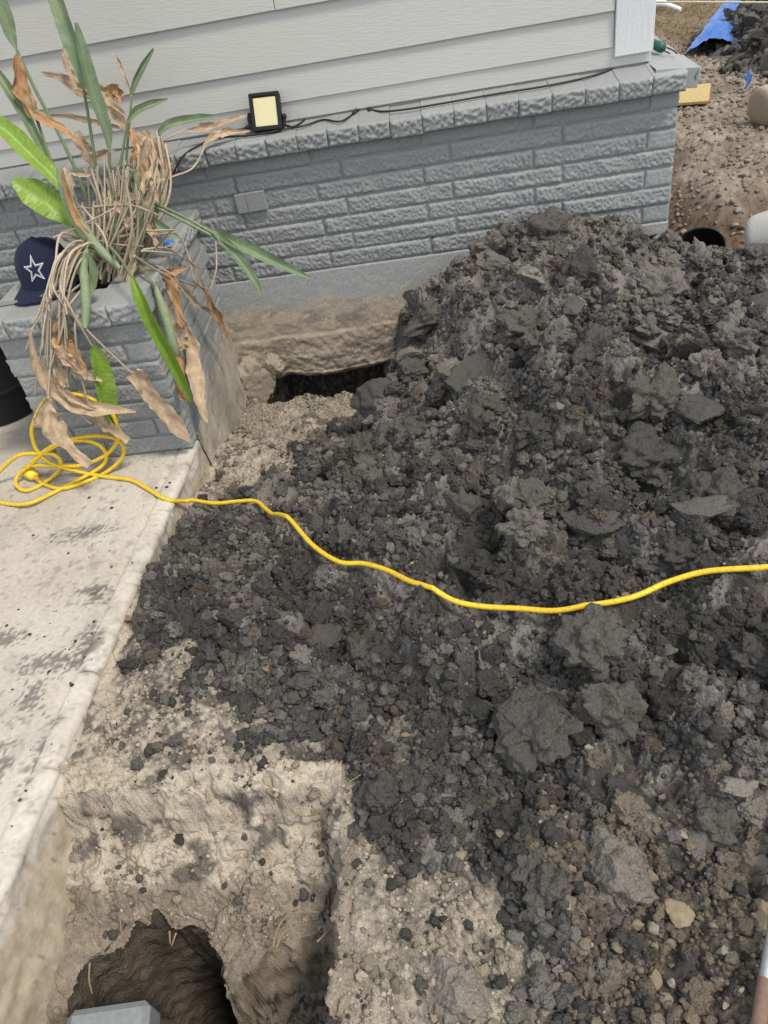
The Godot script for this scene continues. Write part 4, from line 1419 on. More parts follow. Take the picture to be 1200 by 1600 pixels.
	part("string", tube(PackedVector3Array([Vector3(.947, .847, -.9), Vector3(1.482, .82, -.4)]), func(_t: float) -> float: return 0.0035, 6), M.string, line)
	for e in [Vector3(.947, .847, -.9), Vector3(1.482, .82, -.4)]:
		part("stake", box(Vector3(0.03, e.y + 0.3, 0.03), 0.003), M.ply, line, Transform3D(Basis(), Vector3(e.x, e.y / 2 - 0.13, e.z)))

# ------------------------------------------------------------------ the plant
const LEAVES := [[0, .5, [-.142, .071, .987], [[-1.062, 1.051, .3, .004], [-1.056, 1.109, .28, .018], [-1.059, 1.167, .26, .026], [-1.066, 1.224, .24, .027], [-1.073, 1.294, .22, .023], [-1.086, 1.361, .2, .006]]],
	[0, .7, [.679, .093, .728], [[-1.029, .877, .36, .002], [-1.023, .935, .344, .018], [-1.027, 1.007, .328, .022], [-1.029, 1.084, .312, .022], [-1.025, 1.159, .296, .018], [-1.021, 1.223, .28, .004]]],
	[0, .4, [.418, .051, .907], [[-1.268, 1.175, .2, .002], [-1.273, 1.214, .188, .016], [-1.273, 1.264, .175, .022], [-1.279, 1.322, .163, .02], [-1.288, 1.371, .15, .006]]],
	[0, .9, [.521, .098, .848], [[-1.195, .895, .45, .004], [-1.212, .951, .425, .014], [-1.233, 1.026, .4, .02], [-1.263, 1.105, .375, .018], [-1.291, 1.174, .35, .006]]],
	[3, .5, [.654, .265, .709], [[-1.195, 1.176, .36, .006], [-1.211, 1.143, .37, .019], [-1.22, 1.091, .38, .025], [-1.212, 1.035, .39, .02], [-1.173, 1.002, .4, .014], [-1.128, .972, .41, .012], [-1.094, .931, .42, .004]]],
	[1, .35, [.477, .582, .659], [[-1.123, .836, .58, .008], [-1.149, .886, .56, .021], [-1.191, .936, .54, .027], [-1.234, .992, .52, .027], [-1.295, 1.058, .5, .017]]],
	[1, .3, [.378, .54, .752], [[-1.132, .742, .6, .008], [-1.151, .775, .59, .028], [-1.187, .81, .58, .041], [-1.229, .848, .57, .039], [-1.274, .886, .56, .006]]],
	[0, 1.15, [.106, .59, .8], [[-1.088, .913, .62, .008], [-1.095, .857, .63, .017], [-1.091, .774, .64, .021], [-1.062, .691, .65, .02], [-1.009, .611, .66, .008]]],
	[3, .6, [.414, .25, .875], [[-1.07, .913, .655, .004], [-1.077, .854, .66, .008], [-1.076, .771, .665, .008], [-1.059, .73, .67, .004]]],
	[0, 1.2, [.425, .318, .847], [[-1.03, .721, .78, .006], [-1.052, .675, .802, .013], [-1.061, .626, .825, .015], [-1.071, .577, .848, .015], [-1.09, .524, .87, .008]]],
	[0, .5, [.417, .317, .852], [[-1.041, .711, .76, .004], [-1.038, .66, .773, .011], [-1.055, .618, .787, .012], [-1.068, .595, .8, .002]]],
	[1, .45, [.628, .375, .682], [[-1.096, .463, .86, .006], [-1.098, .416, .864, .024], [-1.106, .351, .868, .03], [-1.12, .284, .872, .029], [-1.129, .226, .876, .023], [-1.128, .181, .88, .008]]],
	[2, .4, [.42, .695, .584], [[-1.006, .361, .87, .02], [-1.001, .308, .86, .029], [-.984, .232, .85, .029], [-.957, .14, .84, .024], [-.924, .05, .83, .007]]],
	[1, .9, [.144, .584, .799], [[-.903, .642, .84, .007], [-.89, .586, .87, .021], [-.882, .498, .87, .023], [-.871, .393, .86, .022], [-.865, .295, .85, .018], [-.865, .209, .84, .004]]],
	[0, 1.1, [.347, .384, .856], [[-.905, .558, .694, .006], [-.895, .502, .72, .016], [-.89, .434, .742, .016], [-.89, .371, .752, .015], [-.89, .317, .738, .008]]],
	[3, .8, [.342, .424, .838], [[-.9, .489, .668, .006], [-.895, .408, .733, .017], [-.89, .316, .758, .017], [-.885, .252, .835, .015], [-.885, .221, .843, .006]]],
	[2, .5, [.61, .374, .698], [[-.9, .347, .575, .013], [-.9, .277, .596, .027], [-.89, .209, .679, .026], [-.88, .142, .74, .02], [-.87, .077, .764, .004]]],
	[2, .4, [.336, .401, .852], [[-.9, .398, .645, .015], [-.895, .351, .668, .021], [-.89, .319, .678, .015]]],
	[0, .75, [.205, .554, .807], [[-.729, .631, .5, .01], [-.676, .599, .525, .019], [-.607, .563, .55, .021], [-.52, .513, .575, .017], [-.428, .467, .6, .002]]],
	[0, .9, [.492, .304, .816], [[-.717, .624, .52, .01], [-.681, .582, .545, .019], [-.647, .536, .57, .021], [-.618, .486, .595, .017], [-.6, .444, .62, .002]]],
	[0, .6, [.279, .579, .766], [[-1.003, .714, .45, .008], [-.951, .693, .467, .017], [-.895, .653, .483, .015], [-.842, .618, .5, .002]]],
	[0, .9, [.234, .569, .789], [[-.909, .867, .2, .006], [-.874, .887, .18, .017], [-.826, .889, .16, .017], [-.77, .886, .14, .015], [-.722, .885, .12, .002]]],
	[0, .9, [.271, .491, .828], [[-.995, .922, .2, .006], [-.961, .944, .173, .015], [-.913, .952, .147, .015], [-.862, .957, .12, .002]]],
	[0, 1, [.304, .119, .945], [[-.983, .984, .12, .006], [-.961, 1.019, .097, .013], [-.923, 1.059, .073, .013], [-.881, 1.097, .05, .004]]],
	[2, .8, [.328, .11, .938], [[-.981, .984, .12, .004], [-.988, 1.04, .107, .006], [-.996, 1.086, .093, .006], [-1.006, 1.11, .08, .002]]],
	[3, .5, [.499, .422, .757], [[-.905, .869, .25, .013], [-.896, .838, .267, .023], [-.889, .801, .283, .026], [-.883, .762, .3, .011]]],
	[2, .6, [.209, .576, .79], [[-.88, .832, 0, .002], [-.826, .824, -.007, .012], [-.78, .824, -.015, .016], [-.731, .83, -.022, .012], [-.644, .841, -.03, .002]]],
	[2, .6, [.201, .582, .788], [[-.804, .78, .06, .005], [-.781, .798, .042, .011], [-.742, .805, .025, .014], [-.699, .801, .007, .009], [-.644, .792, -.01, .002]]],
	[2, .5, [.114, -.099, .989], [[-1.254, 1.094, .12, .004], [-1.191, 1.075, .13, .011], [-1.124, 1.038, .14, .013], [-1.051, 1.016, .15, .013], [-1.006, .981, .16, .004]]],
	[2, .5, [.284, -.065, .957], [[-1.137, 1.157, .14, .004], [-1.145, 1.118, .153, .01], [-1.138, 1.077, .167, .01], [-1.133, 1.038, .18, .004]]],
	[3, .5, [-.102, .171, .98], [[-1.048, 1.018, .16, .006], [-1.014, 1.019, .173, .019], [-.994, 1.004, .187, .021], [-1, .988, .2, .008]]],
	[2, .5, [.594, .374, .712], [[-1.154, 1.054, .1, .004], [-1.121, 1.013, .113, .013], [-1.074, .98, .127, .017], [-1.019, .935, .14, .007]]],
	[2, .5, [.566, .012, .825], [[-1.207, 1.062, .1, .004], [-1.171, 1.03, .113, .009], [-1.12, 1.006, .127, .013], [-1.087, .965, .14, .004]]],
	[2, .5, [.378, .087, .922], [[-1.097, .988, .15, .004], [-1.06, .956, .163, .013], [-1.024, .924, .177, .015], [-1.005, .875, .19, .004]]],
	[2, .5, [.044, -.06, .997], [[-1.297, .967, .1, .002], [-1.216, .954, .113, .007], [-1.13, .928, .127, .009], [-1.045, .899, .14, .004]]],
	[2, .5, [.089, .572, .815], [[-1.198, .913, .15, .007], [-1.191, .875, .163, .02], [-1.176, .834, .177, .018], [-1.162, .8, .19, .004]]],
	[2, .5, [.55, .425, .719], [[-1.188, .843, .2, .007], [-1.154, .831, .213, .015], [-1.096, .847, .227, .013], [-1.055, .854, .24, .004]]],
	[3, .5, [.571, .051, .819], [[-.954, .924, .3, .006], [-.952, .878, .313, .015], [-.966, .845, .327, .013], [-.99, .802, .34, .004]]],
	[2, .5, [.129, .383, .915], [[-.965, .896, .22, .006], [-.934, .877, .24, .015], [-.909, .838, .26, .009]]],
	[2, .5, [.456, .503, .734], [[-.944, .798, .35, .006], [-.943, .743, .37, .017], [-.971, .69, .39, .006]]],
	[2, .5, [.606, .003, .795], [[-.913, .808, .33, .008], [-.902, .761, .35, .019], [-.919, .729, .37, .006]]],
	[2, .5, [.396, .407, .823], [[-.94, .86, .36, .006], [-.936, .816, .38, .015], [-.966, .755, .4, .004]]],
	[2, .5, [.333, .053, .942], [[-.912, .879, .3, .004], [-.909, .824, .32, .011], [-.927, .772, .34, .004]]],
	[2, .5, [.398, -.019, .917], [[-1.13, .885, .5, .006], [-1.123, .846, .52, .012], [-1.126, .804, .54, .004]]],
	[2, .5, [.613, .441, .656], [[-1.117, .867, .5, .002], [-1.082, .859, .52, .006], [-1.022, .861, .54, .002]]],
	[0, .5, [.394, .15, .907], [[-.984, .843, .45, .002], [-.944, .849, .47, .008], [-.911, .838, .49, .002]]],
	[2, .5, [.621, .377, .688], [[-.945, .706, .62, .004], [-.963, .633, .633, .012], [-.993, .58, .647, .01], [-1.019, .542, .66, .002]]],
	[2, .5, [.547, .466, .695], [[-.885, .905, .38, .004], [-.92, .847, .393, .012], [-.931, .773, .407, .01], [-.972, .701, .42, .002]]],
	[3, .5, [.35, .272, .896], [[-.919, .854, .42, .004], [-.918, .799, .433, .01], [-.951, .748, .447, .012], [-.984, .675, .46, .004]]],
	[3, .5, [.697, .295, .654], [[-1.137, .578, .86, .008], [-1.165, .537, .868, .019], [-1.179, .489, .875, .027], [-1.163, .445, .882, .022], [-1.139, .373, .89, .006]]],
	[2, .4, [.049, .654, .755], [[-1.17, .491, .9, .016], [-1.171, .447, .9, .018], [-1.152, .417, .9, .012], [-1.139, .37, .9, .004]]],
	[2, .5, [.391, .666, .635], [[-1.257, .54, .88, .004], [-1.273, .476, .887, .01], [-1.275, .413, .893, .016], [-1.254, .332, .9, .024], [-1.2, .278, .907, .027], [-1.118, .262, .913, .016], [-1.022, .243, .92, .004]]],
	[2, .8, [.469, .406, .784], [[-1.219, .454, .88, .008], [-1.221, .406, .887, .016], [-1.223, .359, .893, .014], [-1.216, .351, .9, .004]]],
	[2, .35, [.595, .567, .569], [[-1.258, .348, .95, .006], [-1.278, .304, .962, .034], [-1.27, .246, .975, .033], [-1.251, .181, .988, .019], [-1.207, .112, 1, .012]]],
	[2, .4, [.499, .431, .752], [[-1.289, .309, .95, .006], [-1.318, .28, .955, .018], [-1.333, .254, .96, .008]]],
	[2, .5, [.344, .703, .622], [[-1.17, .235, .9, .017], [-1.157, .204, .9, .023], [-1.129, .174, .9, .019], [-1.1, .124, .9, .009]]],
	[2, .6, [.448, .404, .798], [[-1.191, .393, .88, .012], [-1.153, .379, .885, .014], [-1.099, .352, .89, .004]]],
	[2, .9, [.465, .423, .778], [[-1.239, .366, .9, .006], [-1.218, .314, .905, .012], [-1.151, .264, .91, .006]]],
	[3, .5, [.33, .328, .885], [[-.972, .578, .6, .004], [-.938, .55, .587, .01], [-.883, .543, .573, .01], [-.833, .546, .56, .004]]],
	[3, .6, [.502, .519, .692], [[-.88, .583, .683, .006], [-.877, .542, .649, .022], [-.875, .488, .649, .017], [-.873, .43, .669, .01], [-.87, .396, .672, .013]]],
	[2, .6, [.485, .53, .695], [[-.87, .556, .634, .004], [-.867, .484, .569, .011], [-.863, .398, .509, .013], [-.86, .297, .383, .005]]],
	[3, .6, [.472, .538, .699], [[-.86, .465, .478, .004], [-.857, .394, .4, .007], [-.855, .323, .38, .016], [-.853, .238, .338, .014], [-.85, .154, .322, .002]]],
	[2, .6, [.485, .502, .716], [[-.86, .571, .49, .002], [-.855, .506, .44, .004], [-.85, .413, .407, .005]]],
	[2, .9, [.017, .229, .973], [[-.897, .886, .3, .002], [-.892, .849, .327, .009], [-.904, .812, .353, .005], [-.913, .775, .38, .002]]],
	[2, .9, [.653, .19, .734], [[-.9, .827, .3, .002], [-.89, .789, .327, .01], [-.904, .752, .353, .006], [-.917, .714, .38, .002]]],
	[2, .9, [.58, .229, .782], [[-.983, .742, .3, .002], [-.974, .703, .327, .009], [-.984, .664, .353, .005], [-1.002, .626, .38, .002]]],
	[2, .9, [.203, .259, .944], [[-.981, .786, .3, .002], [-.982, .749, .327, .008], [-.995, .711, .353, .01], [-.996, .671, .38, .002]]],
	[2, .9, [.131, .246, .96], [[-.934, .833, .3, .002], [-.935, .796, .327, .008], [-.943, .758, .353, .008], [-.947, .72, .38, .002]]],
	[2, .9, [-.078, .227, .971], [[-.949, .89, .3, .002], [-.939, .853, .327, .011], [-.949, .816, .353, .01], [-.964, .78, .38, .002]]],
	[2, .9, [.499, .222, .838], [[-.942, .809, .3, .002], [-.932, .771, .327, .007], [-.943, .733, .353, .008], [-.954, .695, .38, .002]]],
	[3, .9, [.517, .227, .825], [[-.929, .786, .3, .002], [-.927, .748, .327, .01], [-.927, .709, .353, .01], [-.951, .672, .38, .002]]],
	[2, .9, [.607, .19, .771], [[-.961, .857, .3, .002], [-.955, .82, .327, .009], [-.957, .781, .353, .007], [-.974, .745, .38, .002]]],
	[2, .9, [.686, .182, .704], [[-.975, .829, .3, .002], [-.975, .792, .327, .01], [-.981, .753, .353, .007], [-.992, .716, .38, .002]]],
	[2, .9, [-.173, .234, .957], [[-.917, .863, .3, .002], [-.906, .825, .327, .01], [-.913, .788, .353, .006], [-.929, .751, .38, .002]]],
	[3, .9, [.683, .174, .709], [[-.967, .86, .3, .002], [-.957, .822, .327, .008], [-.967, .784, .353, .006], [-.992, .749, .38, .002]]],
	[2, .7, [0, .431, .902], [[-1.058, .701, .487, .004], [-1.055, .725, .467, .008], [-1.015, .744, .447, .008], [-1.021, .771, .427, .002]]],
	[2, .7, [.142, .021, .99], [[-.908, .749, .555, .004], [-.893, .766, .535, .01], [-.884, .783, .515, .007], [-.864, .8, .495, .002]]],
	[2, .7, [.02, .634, .773], [[-.9, .71, .582, .004], [-.912, .743, .562, .012], [-.912, .774, .542, .007], [-.908, .805, .522, .002]]],
	[3, .7, [-.117, .032, .993], [[-.996, .61, .467, .004], [-.979, .631, .447, .01], [-.943, .649, .427, .008], [-.941, .673, .407, .002]]],
	[2, .7, [.409, .477, .778], [[-.948, .715, .478, .004], [-.957, .754, .458, .01], [-.932, .788, .438, .009], [-.937, .827, .418, .002]]],
	[2, .7, [.188, .517, .835], [[-.981, .602, .375, .004], [-.971, .637, .355, .008], [-.929, .667, .335, .009], [-.912, .701, .315, .002]]],
	[3, .7, [.374, .27, .887], [[-.937, .668, .375, .004], [-.915, .707, .355, .01], [-.904, .747, .335, .012], [-.893, .789, .315, .002]]],
	[2, .7, [.575, .499, .648], [[-.904, .61, .574, .004], [-.91, .652, .554, .01], [-.933, .696, .534, .012], [-.927, .736, .514, .002]]],
	[2, .7, [.17, .615, .77], [[-.989, .644, .454, .004], [-.971, .685, .434, .007], [-.978, .73, .414, .009], [-.946, .769, .394, .002]]],
	[2, .7, [.435, .508, .744], [[-.965, .683, .478, .004], [-.982, .715, .458, .011], [-.977, .744, .438, .007], [-.998, .778, .418, .002]]],
	[3, .7, [.516, .178, .838], [[-.907, .64, .503, .004], [-.928, .676, .483, .011], [-.941, .711, .463, .007], [-.957, .748, .443, .002]]],
	[3, .7, [.025, .245, .969], [[-.967, .607, .478, .004], [-.982, .638, .458, .007], [-.969, .664, .438, .007], [-.953, .691, .418, .002]]],
	[2, .7, [.044, .384, .922], [[-.881, .735, .48, .004], [-.889, .761, .46, .01], [-.895, .787, .44, .01], [-.909, .814, .42, .002]]],
	[2, .7, [.424, .572, .702], [[-1.065, .58, .411, .004], [-1.043, .62, .391, .01], [-1.033, .661, .371, .009], [-.998, .699, .351, .002]]],
	[2, .7, [.572, .453, .684], [[-.996, .681, .525, .004], [-.988, .708, .505, .011], [-1.001, .739, .485, .008], [-.983, .766, .465, .002]]],
	[2, .7, [.409, .508, .758], [[-1.156, .548, .361, .005], [-1.157, .591, .341, .008], [-1.141, .631, .321, .013], [-1.151, .675, .301, .002]]],
	[2, .7, [.463, .466, .754], [[-.969, .705, .586, .004], [-.976, .738, .566, .008], [-1.002, .773, .546, .011], [-1.009, .807, .526, .002]]],
	[2, .7, [.401, .31, .862], [[-1.001, .643, .379, .004], [-1.014, .686, .359, .008], [-.99, .723, .339, .008], [-1.018, .769, .319, .002]]],
	[2, .7, [-.043, .553, .832], [[-.878, .797, .583, .004], [-.873, .825, .563, .011], [-.845, .85, .543, .007], [-.842, .879, .523, .002]]],
	[2, .7, [-.096, .341, .935], [[-.928, .642, .479, .004], [-.945, .673, .459, .008], [-.946, .702, .439, .009], [-.96, .734, .419, .002]]],
	[3, .7, [.398, .577, .713], [[-1.035, .511, .381, .004], [-1.021, .555, .361, .012], [-.995, .596, .341, .009], [-.986, .64, .321, .002]]],
	[2, .7, [.599, .044, .799], [[-1.042, .719, .492, .004], [-1.035, .747, .472, .01], [-.994, .77, .452, .01], [-.982, .798, .432, .002]]]]
const STALKS := [[0, 0.0060, [[-1.19, .502, .4], [-1.13, .706, .367], [-1.091, .875, .333], [-1.062, 1.051, .3]]],
	[0, 0.0065, [[-1.171, .485, .42], [-1.084, .707, .39], [-1.029, .877, .36]]],
	[0, 0.0065, [[-1.201, .495, .35], [-1.183, .738, .312], [-1.203, .905, .275], [-1.243, 1.066, .237], [-1.268, 1.175, .2]]],
	[0, 0.0060, [[-1.16, .563, .5], [-1.174, .752, .483], [-1.18, .857, .467], [-1.195, .912, .45]]],
	[0, 0.0050, [[-1.169, .74, .45], [-1.196, .886, .425], [-1.202, .985, .4], [-1.205, 1.07, .375], [-1.204, 1.161, .35]]],
	[1, 0.0060, [[-1.127, .545, .52], [-1.14, .632, .54], [-1.142, .723, .56], [-1.123, .836, .58]]],
	[1, 0.0050, [[-1.12, .53, .54], [-1.126, .642, .57], [-1.132, .742, .6]]],
	[0, 0.0040, [[-1.108, .559, .56], [-1.073, .662, .64], [-1.049, .714, .72], [-1.03, .713, .8]]],
	[2, 0.0040, [[-1.102, .554, .55], [-1.136, .645, .6], [-1.117, .661, .84], [-1.101, .586, .88], [-1.093, .464, .87]]],
	[2, 0.0040, [[-1.092, .596, .6], [-1.131, .674, .7], [-1.137, .664, .84], [-1.126, .616, .87], [-1.083, .506, .87], [-1.008, .357, .87]]],
	[0, 0.0050, [[-1.049, .673, .6], [-.972, .669, .72], [-.903, .642, .84]]],
	[0, 0.0045, [[-1.056, .653, .5], [-.995, .613, .573], [-.942, .583, .647], [-.894, .564, .72]]],
	[0, 0.0050, [[-1.097, .637, .4], [-1.012, .713, .42], [-.924, .726, .44], [-.836, .684, .46], [-.76, .635, .48], [-.72, .613, .5]]],
	[0, 0.0050, [[-1.087, .636, .42], [-.998, .705, .44], [-.911, .716, .46], [-.825, .669, .48], [-.749, .623, .5], [-.708, .602, .52]]],
	[0, 0.0050, [[-1.129, .566, .35], [-1.067, .674, .3], [-.981, .791, .25], [-.905, .872, .2]]],
	[0, 0.0050, [[-1.149, .573, .3], [-1.063, .786, .25], [-.994, .925, .2]]],
	[0, 0.0045, [[-1.122, .619, .25], [-1.041, .827, .185], [-.981, .984, .12]]],
	[2, 0.0045, [[-1.071, .507, .45], [-.955, .632, .413], [-.883, .715, .375], [-.862, .782, .337], [-.861, .862, .3]]],
	[2, 0.0030, [[-.984, .802, .2], [-.942, .828, .1], [-.87, .833, 0]]],
	[2, 0.0035, [[-.966, .745, .3], [-.891, .741, .22], [-.841, .739, .14], [-.801, .782, .06]]],
	[2, 0.0032, [[-.9, .666, .688], [-.897, .599, .509], [-.893, .506, .372], [-.89, .413, .24]]],
	[2, 0.0032, [[-.87, .597, .411], [-.867, .528, .407], [-.863, .447, .436], [-.86, .374, .338]]],
	[2, 0.0032, [[-.84, .471, .14], [-.835, .411, .248], [-.83, .401, .408]]],
	[2, 0.0032, [[-.88, .698, .824], [-.877, .59, .686], [-.873, .443, .45], [-.87, .356, .293]]],
	[2, 0.0032, [[-.9, .669, .706], [-.895, .566, .474], [-.89, .476, .327]]],
	[2, 0.0035, [[-1.127, .614, .5], [-1.121, .727, .65], [-1.113, .756, .75], [-1.137, .664, .84], [-1.194, .569, .88], [-1.245, .48, .88]]],
	[2, 0.0035, [[-1.119, .622, .55], [-1.11, .697, .7], [-1.129, .665, .8], [-1.184, .599, .86], [-1.252, .543, .88]]],
	[2, 0.0035, [[-1.12, .632, .6], [-1.069, .705, .75], [-1.089, .672, .83], [-1.162, .559, .87], [-1.22, .454, .9], [-1.26, .348, .95]]],
	[2, 0.0035, [[-1.114, .62, .6], [-1.05, .701, .78], [-1.09, .653, .83], [-1.15, .541, .88], [-1.247, .402, .92], [-1.258, .348, .95]]],
	[2, 0.0035, [[-1.148, .667, .6], [-1.125, .707, .76], [-1.153, .656, .84], [-1.193, .589, .88], [-1.236, .489, .88]]],
	[2, 0.0035, [[-1.079, .618, .8], [-1.121, .59, .86], [-1.134, .576, .87]]],
	[2, 0.0035, [[-1.099, .562, .86], [-1.113, .536, .88], [-1.143, .437, .89], [-1.168, .308, .9], [-1.176, .218, .91]]],
	[2, 0.0035, [[-1.093, .617, .7], [-1.085, .629, .8], [-1.109, .62, .84], [-1.136, .58, .87]]],
	[2, 0.0035, [[-1.102, .62, .82], [-1.139, .634, .84], [-1.169, .617, .86], [-1.237, .564, .88]]],
	[2, 0.0035, [[-1.136, .696, .8], [-1.146, .654, .86], [-1.181, .567, .88]]],
	[2, 0.0035, [[-1.19, .416, .88], [-1.205, .378, .89], [-1.21, .35, .9]]],
	[2, 0.0035, [[-1.218, .277, .9], [-1.208, .241, .9], [-1.183, .221, .92]]],
	[2, 0.0036, [[-1.072, .621, .58], [-1.056, .714, .7], [-1.089, .689, .8], [-1.107, .644, .86], [-1.118, .579, .885]]],
	[2, 0.0029, [[-1.116, .602, .58], [-1.08, .722, .7], [-1.101, .722, .8], [-1.142, .65, .86], [-1.229, .451, .885]]],
	[2, 0.0036, [[-1.08, .631, .58], [-1.067, .71, .7], [-1.087, .714, .8], [-1.119, .646, .86], [-1.215, .425, .885]]],
	[2, 0.0030, [[-1.084, .606, .58], [-1.073, .683, .7], [-1.078, .721, .8], [-1.112, .645, .86], [-1.257, .283, .885]]],
	[2, 0.0029, [[-1.074, .621, .58], [-1.07, .684, .7], [-1.089, .69, .8], [-1.109, .645, .86], [-1.211, .356, .885]]],
	[2, 0.0026, [[-1.099, .627, .58], [-1.091, .686, .7], [-1.102, .708, .8], [-1.136, .649, .86], [-1.173, .609, .885]]],
	[2, 0.0032, [[-1.127, .61, .58], [-1.095, .713, .7], [-1.116, .712, .8], [-1.157, .652, .86], [-1.166, .595, .885]]],
	[2, 0.0028, [[-1.104, .644, .58], [-1.086, .72, .7], [-1.119, .691, .8], [-1.148, .65, .86], [-1.144, .633, .885]]],
	[2, 0.0032, [[-1.116, .636, .58], [-1.107, .687, .7], [-1.113, .721, .8], [-1.157, .652, .86], [-1.292, .487, .885]]],
	[2, 0.0032, [[-1.07, .629, .58], [-1.06, .706, .7], [-1.075, .72, .8], [-1.107, .644, .86], [-1.169, .475, .885]]],
	[2, 0.0029, [[-1.118, .606, .58], [-1.09, .706, .7], [-1.103, .724, .8], [-1.146, .65, .86], [-1.316, .321, .885]]],
	[2, 0.0034, [[-1.105, .64, .58], [-1.083, .724, .7], [-1.124, .678, .8], [-1.147, .65, .86], [-1.3, .327, .885]]],
	[2, 0.0027, [[-1.082, .597, .58], [-1.064, .695, .7], [-1.092, .681, .8], [-1.107, .644, .86], [-1.151, .503, .885]]],
	[2, 0.0035, [[-1.121, .603, .58], [-1.099, .689, .7], [-1.111, .709, .8], [-1.148, .65, .86], [-1.338, .331, .885]]],
	[2, 0.0039, [[-1.09, .603, .58], [-1.069, .702, .7], [-1.096, .689, .8], [-1.117, .646, .86], [-1.217, .414, .885]]],
	[2, 0.0027, [[-1.086, .594, .58], [-1.071, .683, .7], [-1.091, .688, .8], [-1.109, .645, .86], [-1.113, .623, .885]]],
	[2, 0.0042, [[-1.036, .534, .5], [-.954, .634, .42], [-.885, .758, .34], [-.912, .794, .27]]],
	[2, 0.0040, [[-1.079, .541, .5], [-1.004, .642, .42], [-.936, .763, .34], [-.964, .839, .27]]],
	[2, 0.0030, [[-1.044, .535, .5], [-.963, .636, .42], [-.911, .712, .34], [-.895, .875, .27]]],
	[2, 0.0032, [[-1.035, .534, .5], [-.952, .634, .42], [-.881, .765, .34], [-.907, .804, .27]]],
	[2, 0.0040, [[-1.04, .535, .5], [-.959, .635, .42], [-.904, .72, .34], [-.916, .805, .27]]],
	[2, 0.0036, [[-1.037, .534, .5], [-.955, .634, .42], [-.888, .754, .34], [-.902, .826, .27]]],
	[2, 0.0039, [[-1.036, .534, .5], [-.954, .634, .42], [-.899, .72, .34], [-.894, .847, .27]]],
	[2, 0.0039, [[-1.081, .541, .5], [-1.006, .642, .42], [-.935, .771, .34], [-.965, .844, .27]]],
	[2, 0.0037, [[-1.038, .535, .5], [-.956, .635, .42], [-.897, .73, .34], [-.884, .882, .27]]],
	[2, 0.0045, [[-1.043, .535, .5], [-.961, .635, .42], [-.901, .736, .34], [-.886, .896, .27]]],
	[2, 0.0037, [[-1.04, .535, .5], [-.958, .635, .42], [-.888, .761, .34], [-.901, .84, .27]]],
	[2, 0.0039, [[-1.042, .535, .5], [-.96, .635, .42], [-.896, .748, .34], [-.893, .873, .27]]],
	[2, 0.0041, [[-1.032, .534, .5], [-.95, .634, .42], [-.88, .759, .34], [-.875, .883, .27]]],
	[2, 0.0045, [[-1.037, .534, .5], [-.954, .634, .42], [-.894, .736, .34], [-.893, .851, .27]]],
	[2, 0.0034, [[-1.042, .535, .5], [-.961, .635, .42], [-.891, .763, .34], [-.918, .805, .27]]],
	[2, 0.0044, [[-1.067, .539, .5], [-.989, .64, .42], [-.936, .721, .34], [-.937, .859, .27]]],
	[2, 0.0033, [[-1.074, .54, .5], [-.997, .641, .42], [-.945, .72, .34], [-.938, .885, .27]]],
	[2, 0.0046, [[-1.057, .537, .5], [-.978, .638, .42], [-.914, .749, .34], [-.927, .844, .27]]],
	[2, 0.0030, [[-1.206, .5, .425], [-1.179, .682, .424], [-1.158, .848, .423]]],
	[2, 0.0043, [[-1.117, .62, .608], [-.957, .724, .569], [-.86, .831, .53]]],
	[2, 0.0038, [[-1.156, .458, .357], [-1.107, .585, .328], [-1.048, .705, .3]]],
	[2, 0.0042, [[-1.176, .52, .495], [-1.086, .619, .478], [-1.033, .718, .46]]],
	[0, 0.0031, [[-1.023, .588, .51], [-.992, .637, .453], [-.989, .69, .396]]],
	[2, 0.0045, [[-1.233, .475, .377], [-1.111, .627, .374], [-1.061, .775, .371]]],
	[2, 0.0030, [[-1.091, .482, .333], [-1.011, .564, .302], [-.949, .647, .271]]],
	[0, 0.0033, [[-1.07, .537, .557], [-1.06, .664, .522], [-1.027, .782, .488]]],
	[2, 0.0046, [[-1.023, .563, .547], [-.941, .682, .495], [-.863, .796, .443]]],
	[2, 0.0042, [[-1.077, .515, .41], [-1.05, .599, .415], [-1.027, .679, .419]]],
	[2, 0.0042, [[-1.124, .539, .445], [-1.036, .689, .391], [-.997, .838, .338]]],
	[2, 0.0028, [[-1.246, .46, .379], [-1.174, .575, .346], [-1.132, .689, .312]]],
	[2, 0.0034, [[-1.049, .608, .471], [-.988, .639, .424], [-.974, .678, .377]]],
	[2, 0.0042, [[-1.055, .602, .645], [-1.029, .7, .634], [-1.067, .802, .623]]],
	[2, 0.0043, [[-1.055, .542, .504], [-.987, .627, .494], [-.951, .712, .485]]],
	[2, 0.0033, [[-1.182, .499, .362], [-1.077, .662, .37], [-1.042, .819, .378]]],
	[0, 0.0032, [[-1.098, .558, .619], [-1.031, .654, .623], [-.979, .746, .627]]],
	[2, 0.0031, [[-1.097, .49, .343], [-1.043, .622, .284], [-1.018, .753, .224]]],
	[2, 0.0030, [[-1.099, .568, .624], [-1.017, .678, .571], [-.959, .788, .517]]],
	[2, 0.0034, [[-1.07, .565, .39], [-.932, .691, .398], [-.837, .812, .406]]],
	[2, 0.0047, [[-1.171, .489, .455], [-1.107, .663, .398], [-1.139, .84, .341]]],
	[2, 0.0032, [[-1.023, .562, .645], [-.922, .682, .648], [-.828, .793, .65]]],
	[2, 0.0029, [[-1.176, .552, .464], [-1.149, .642, .421], [-1.141, .734, .377]]],
	[2, 0.0042, [[-1.113, .616, .564], [-1.07, .706, .549], [-1.043, .795, .533]]],
	[2, 0.0043, [[-1, .607, .52], [-.916, .73, .472], [-.858, .85, .424]]],
	[0, 0.0037, [[-.965, .613, .636], [-.89, .724, .619], [-.882, .837, .603]]],
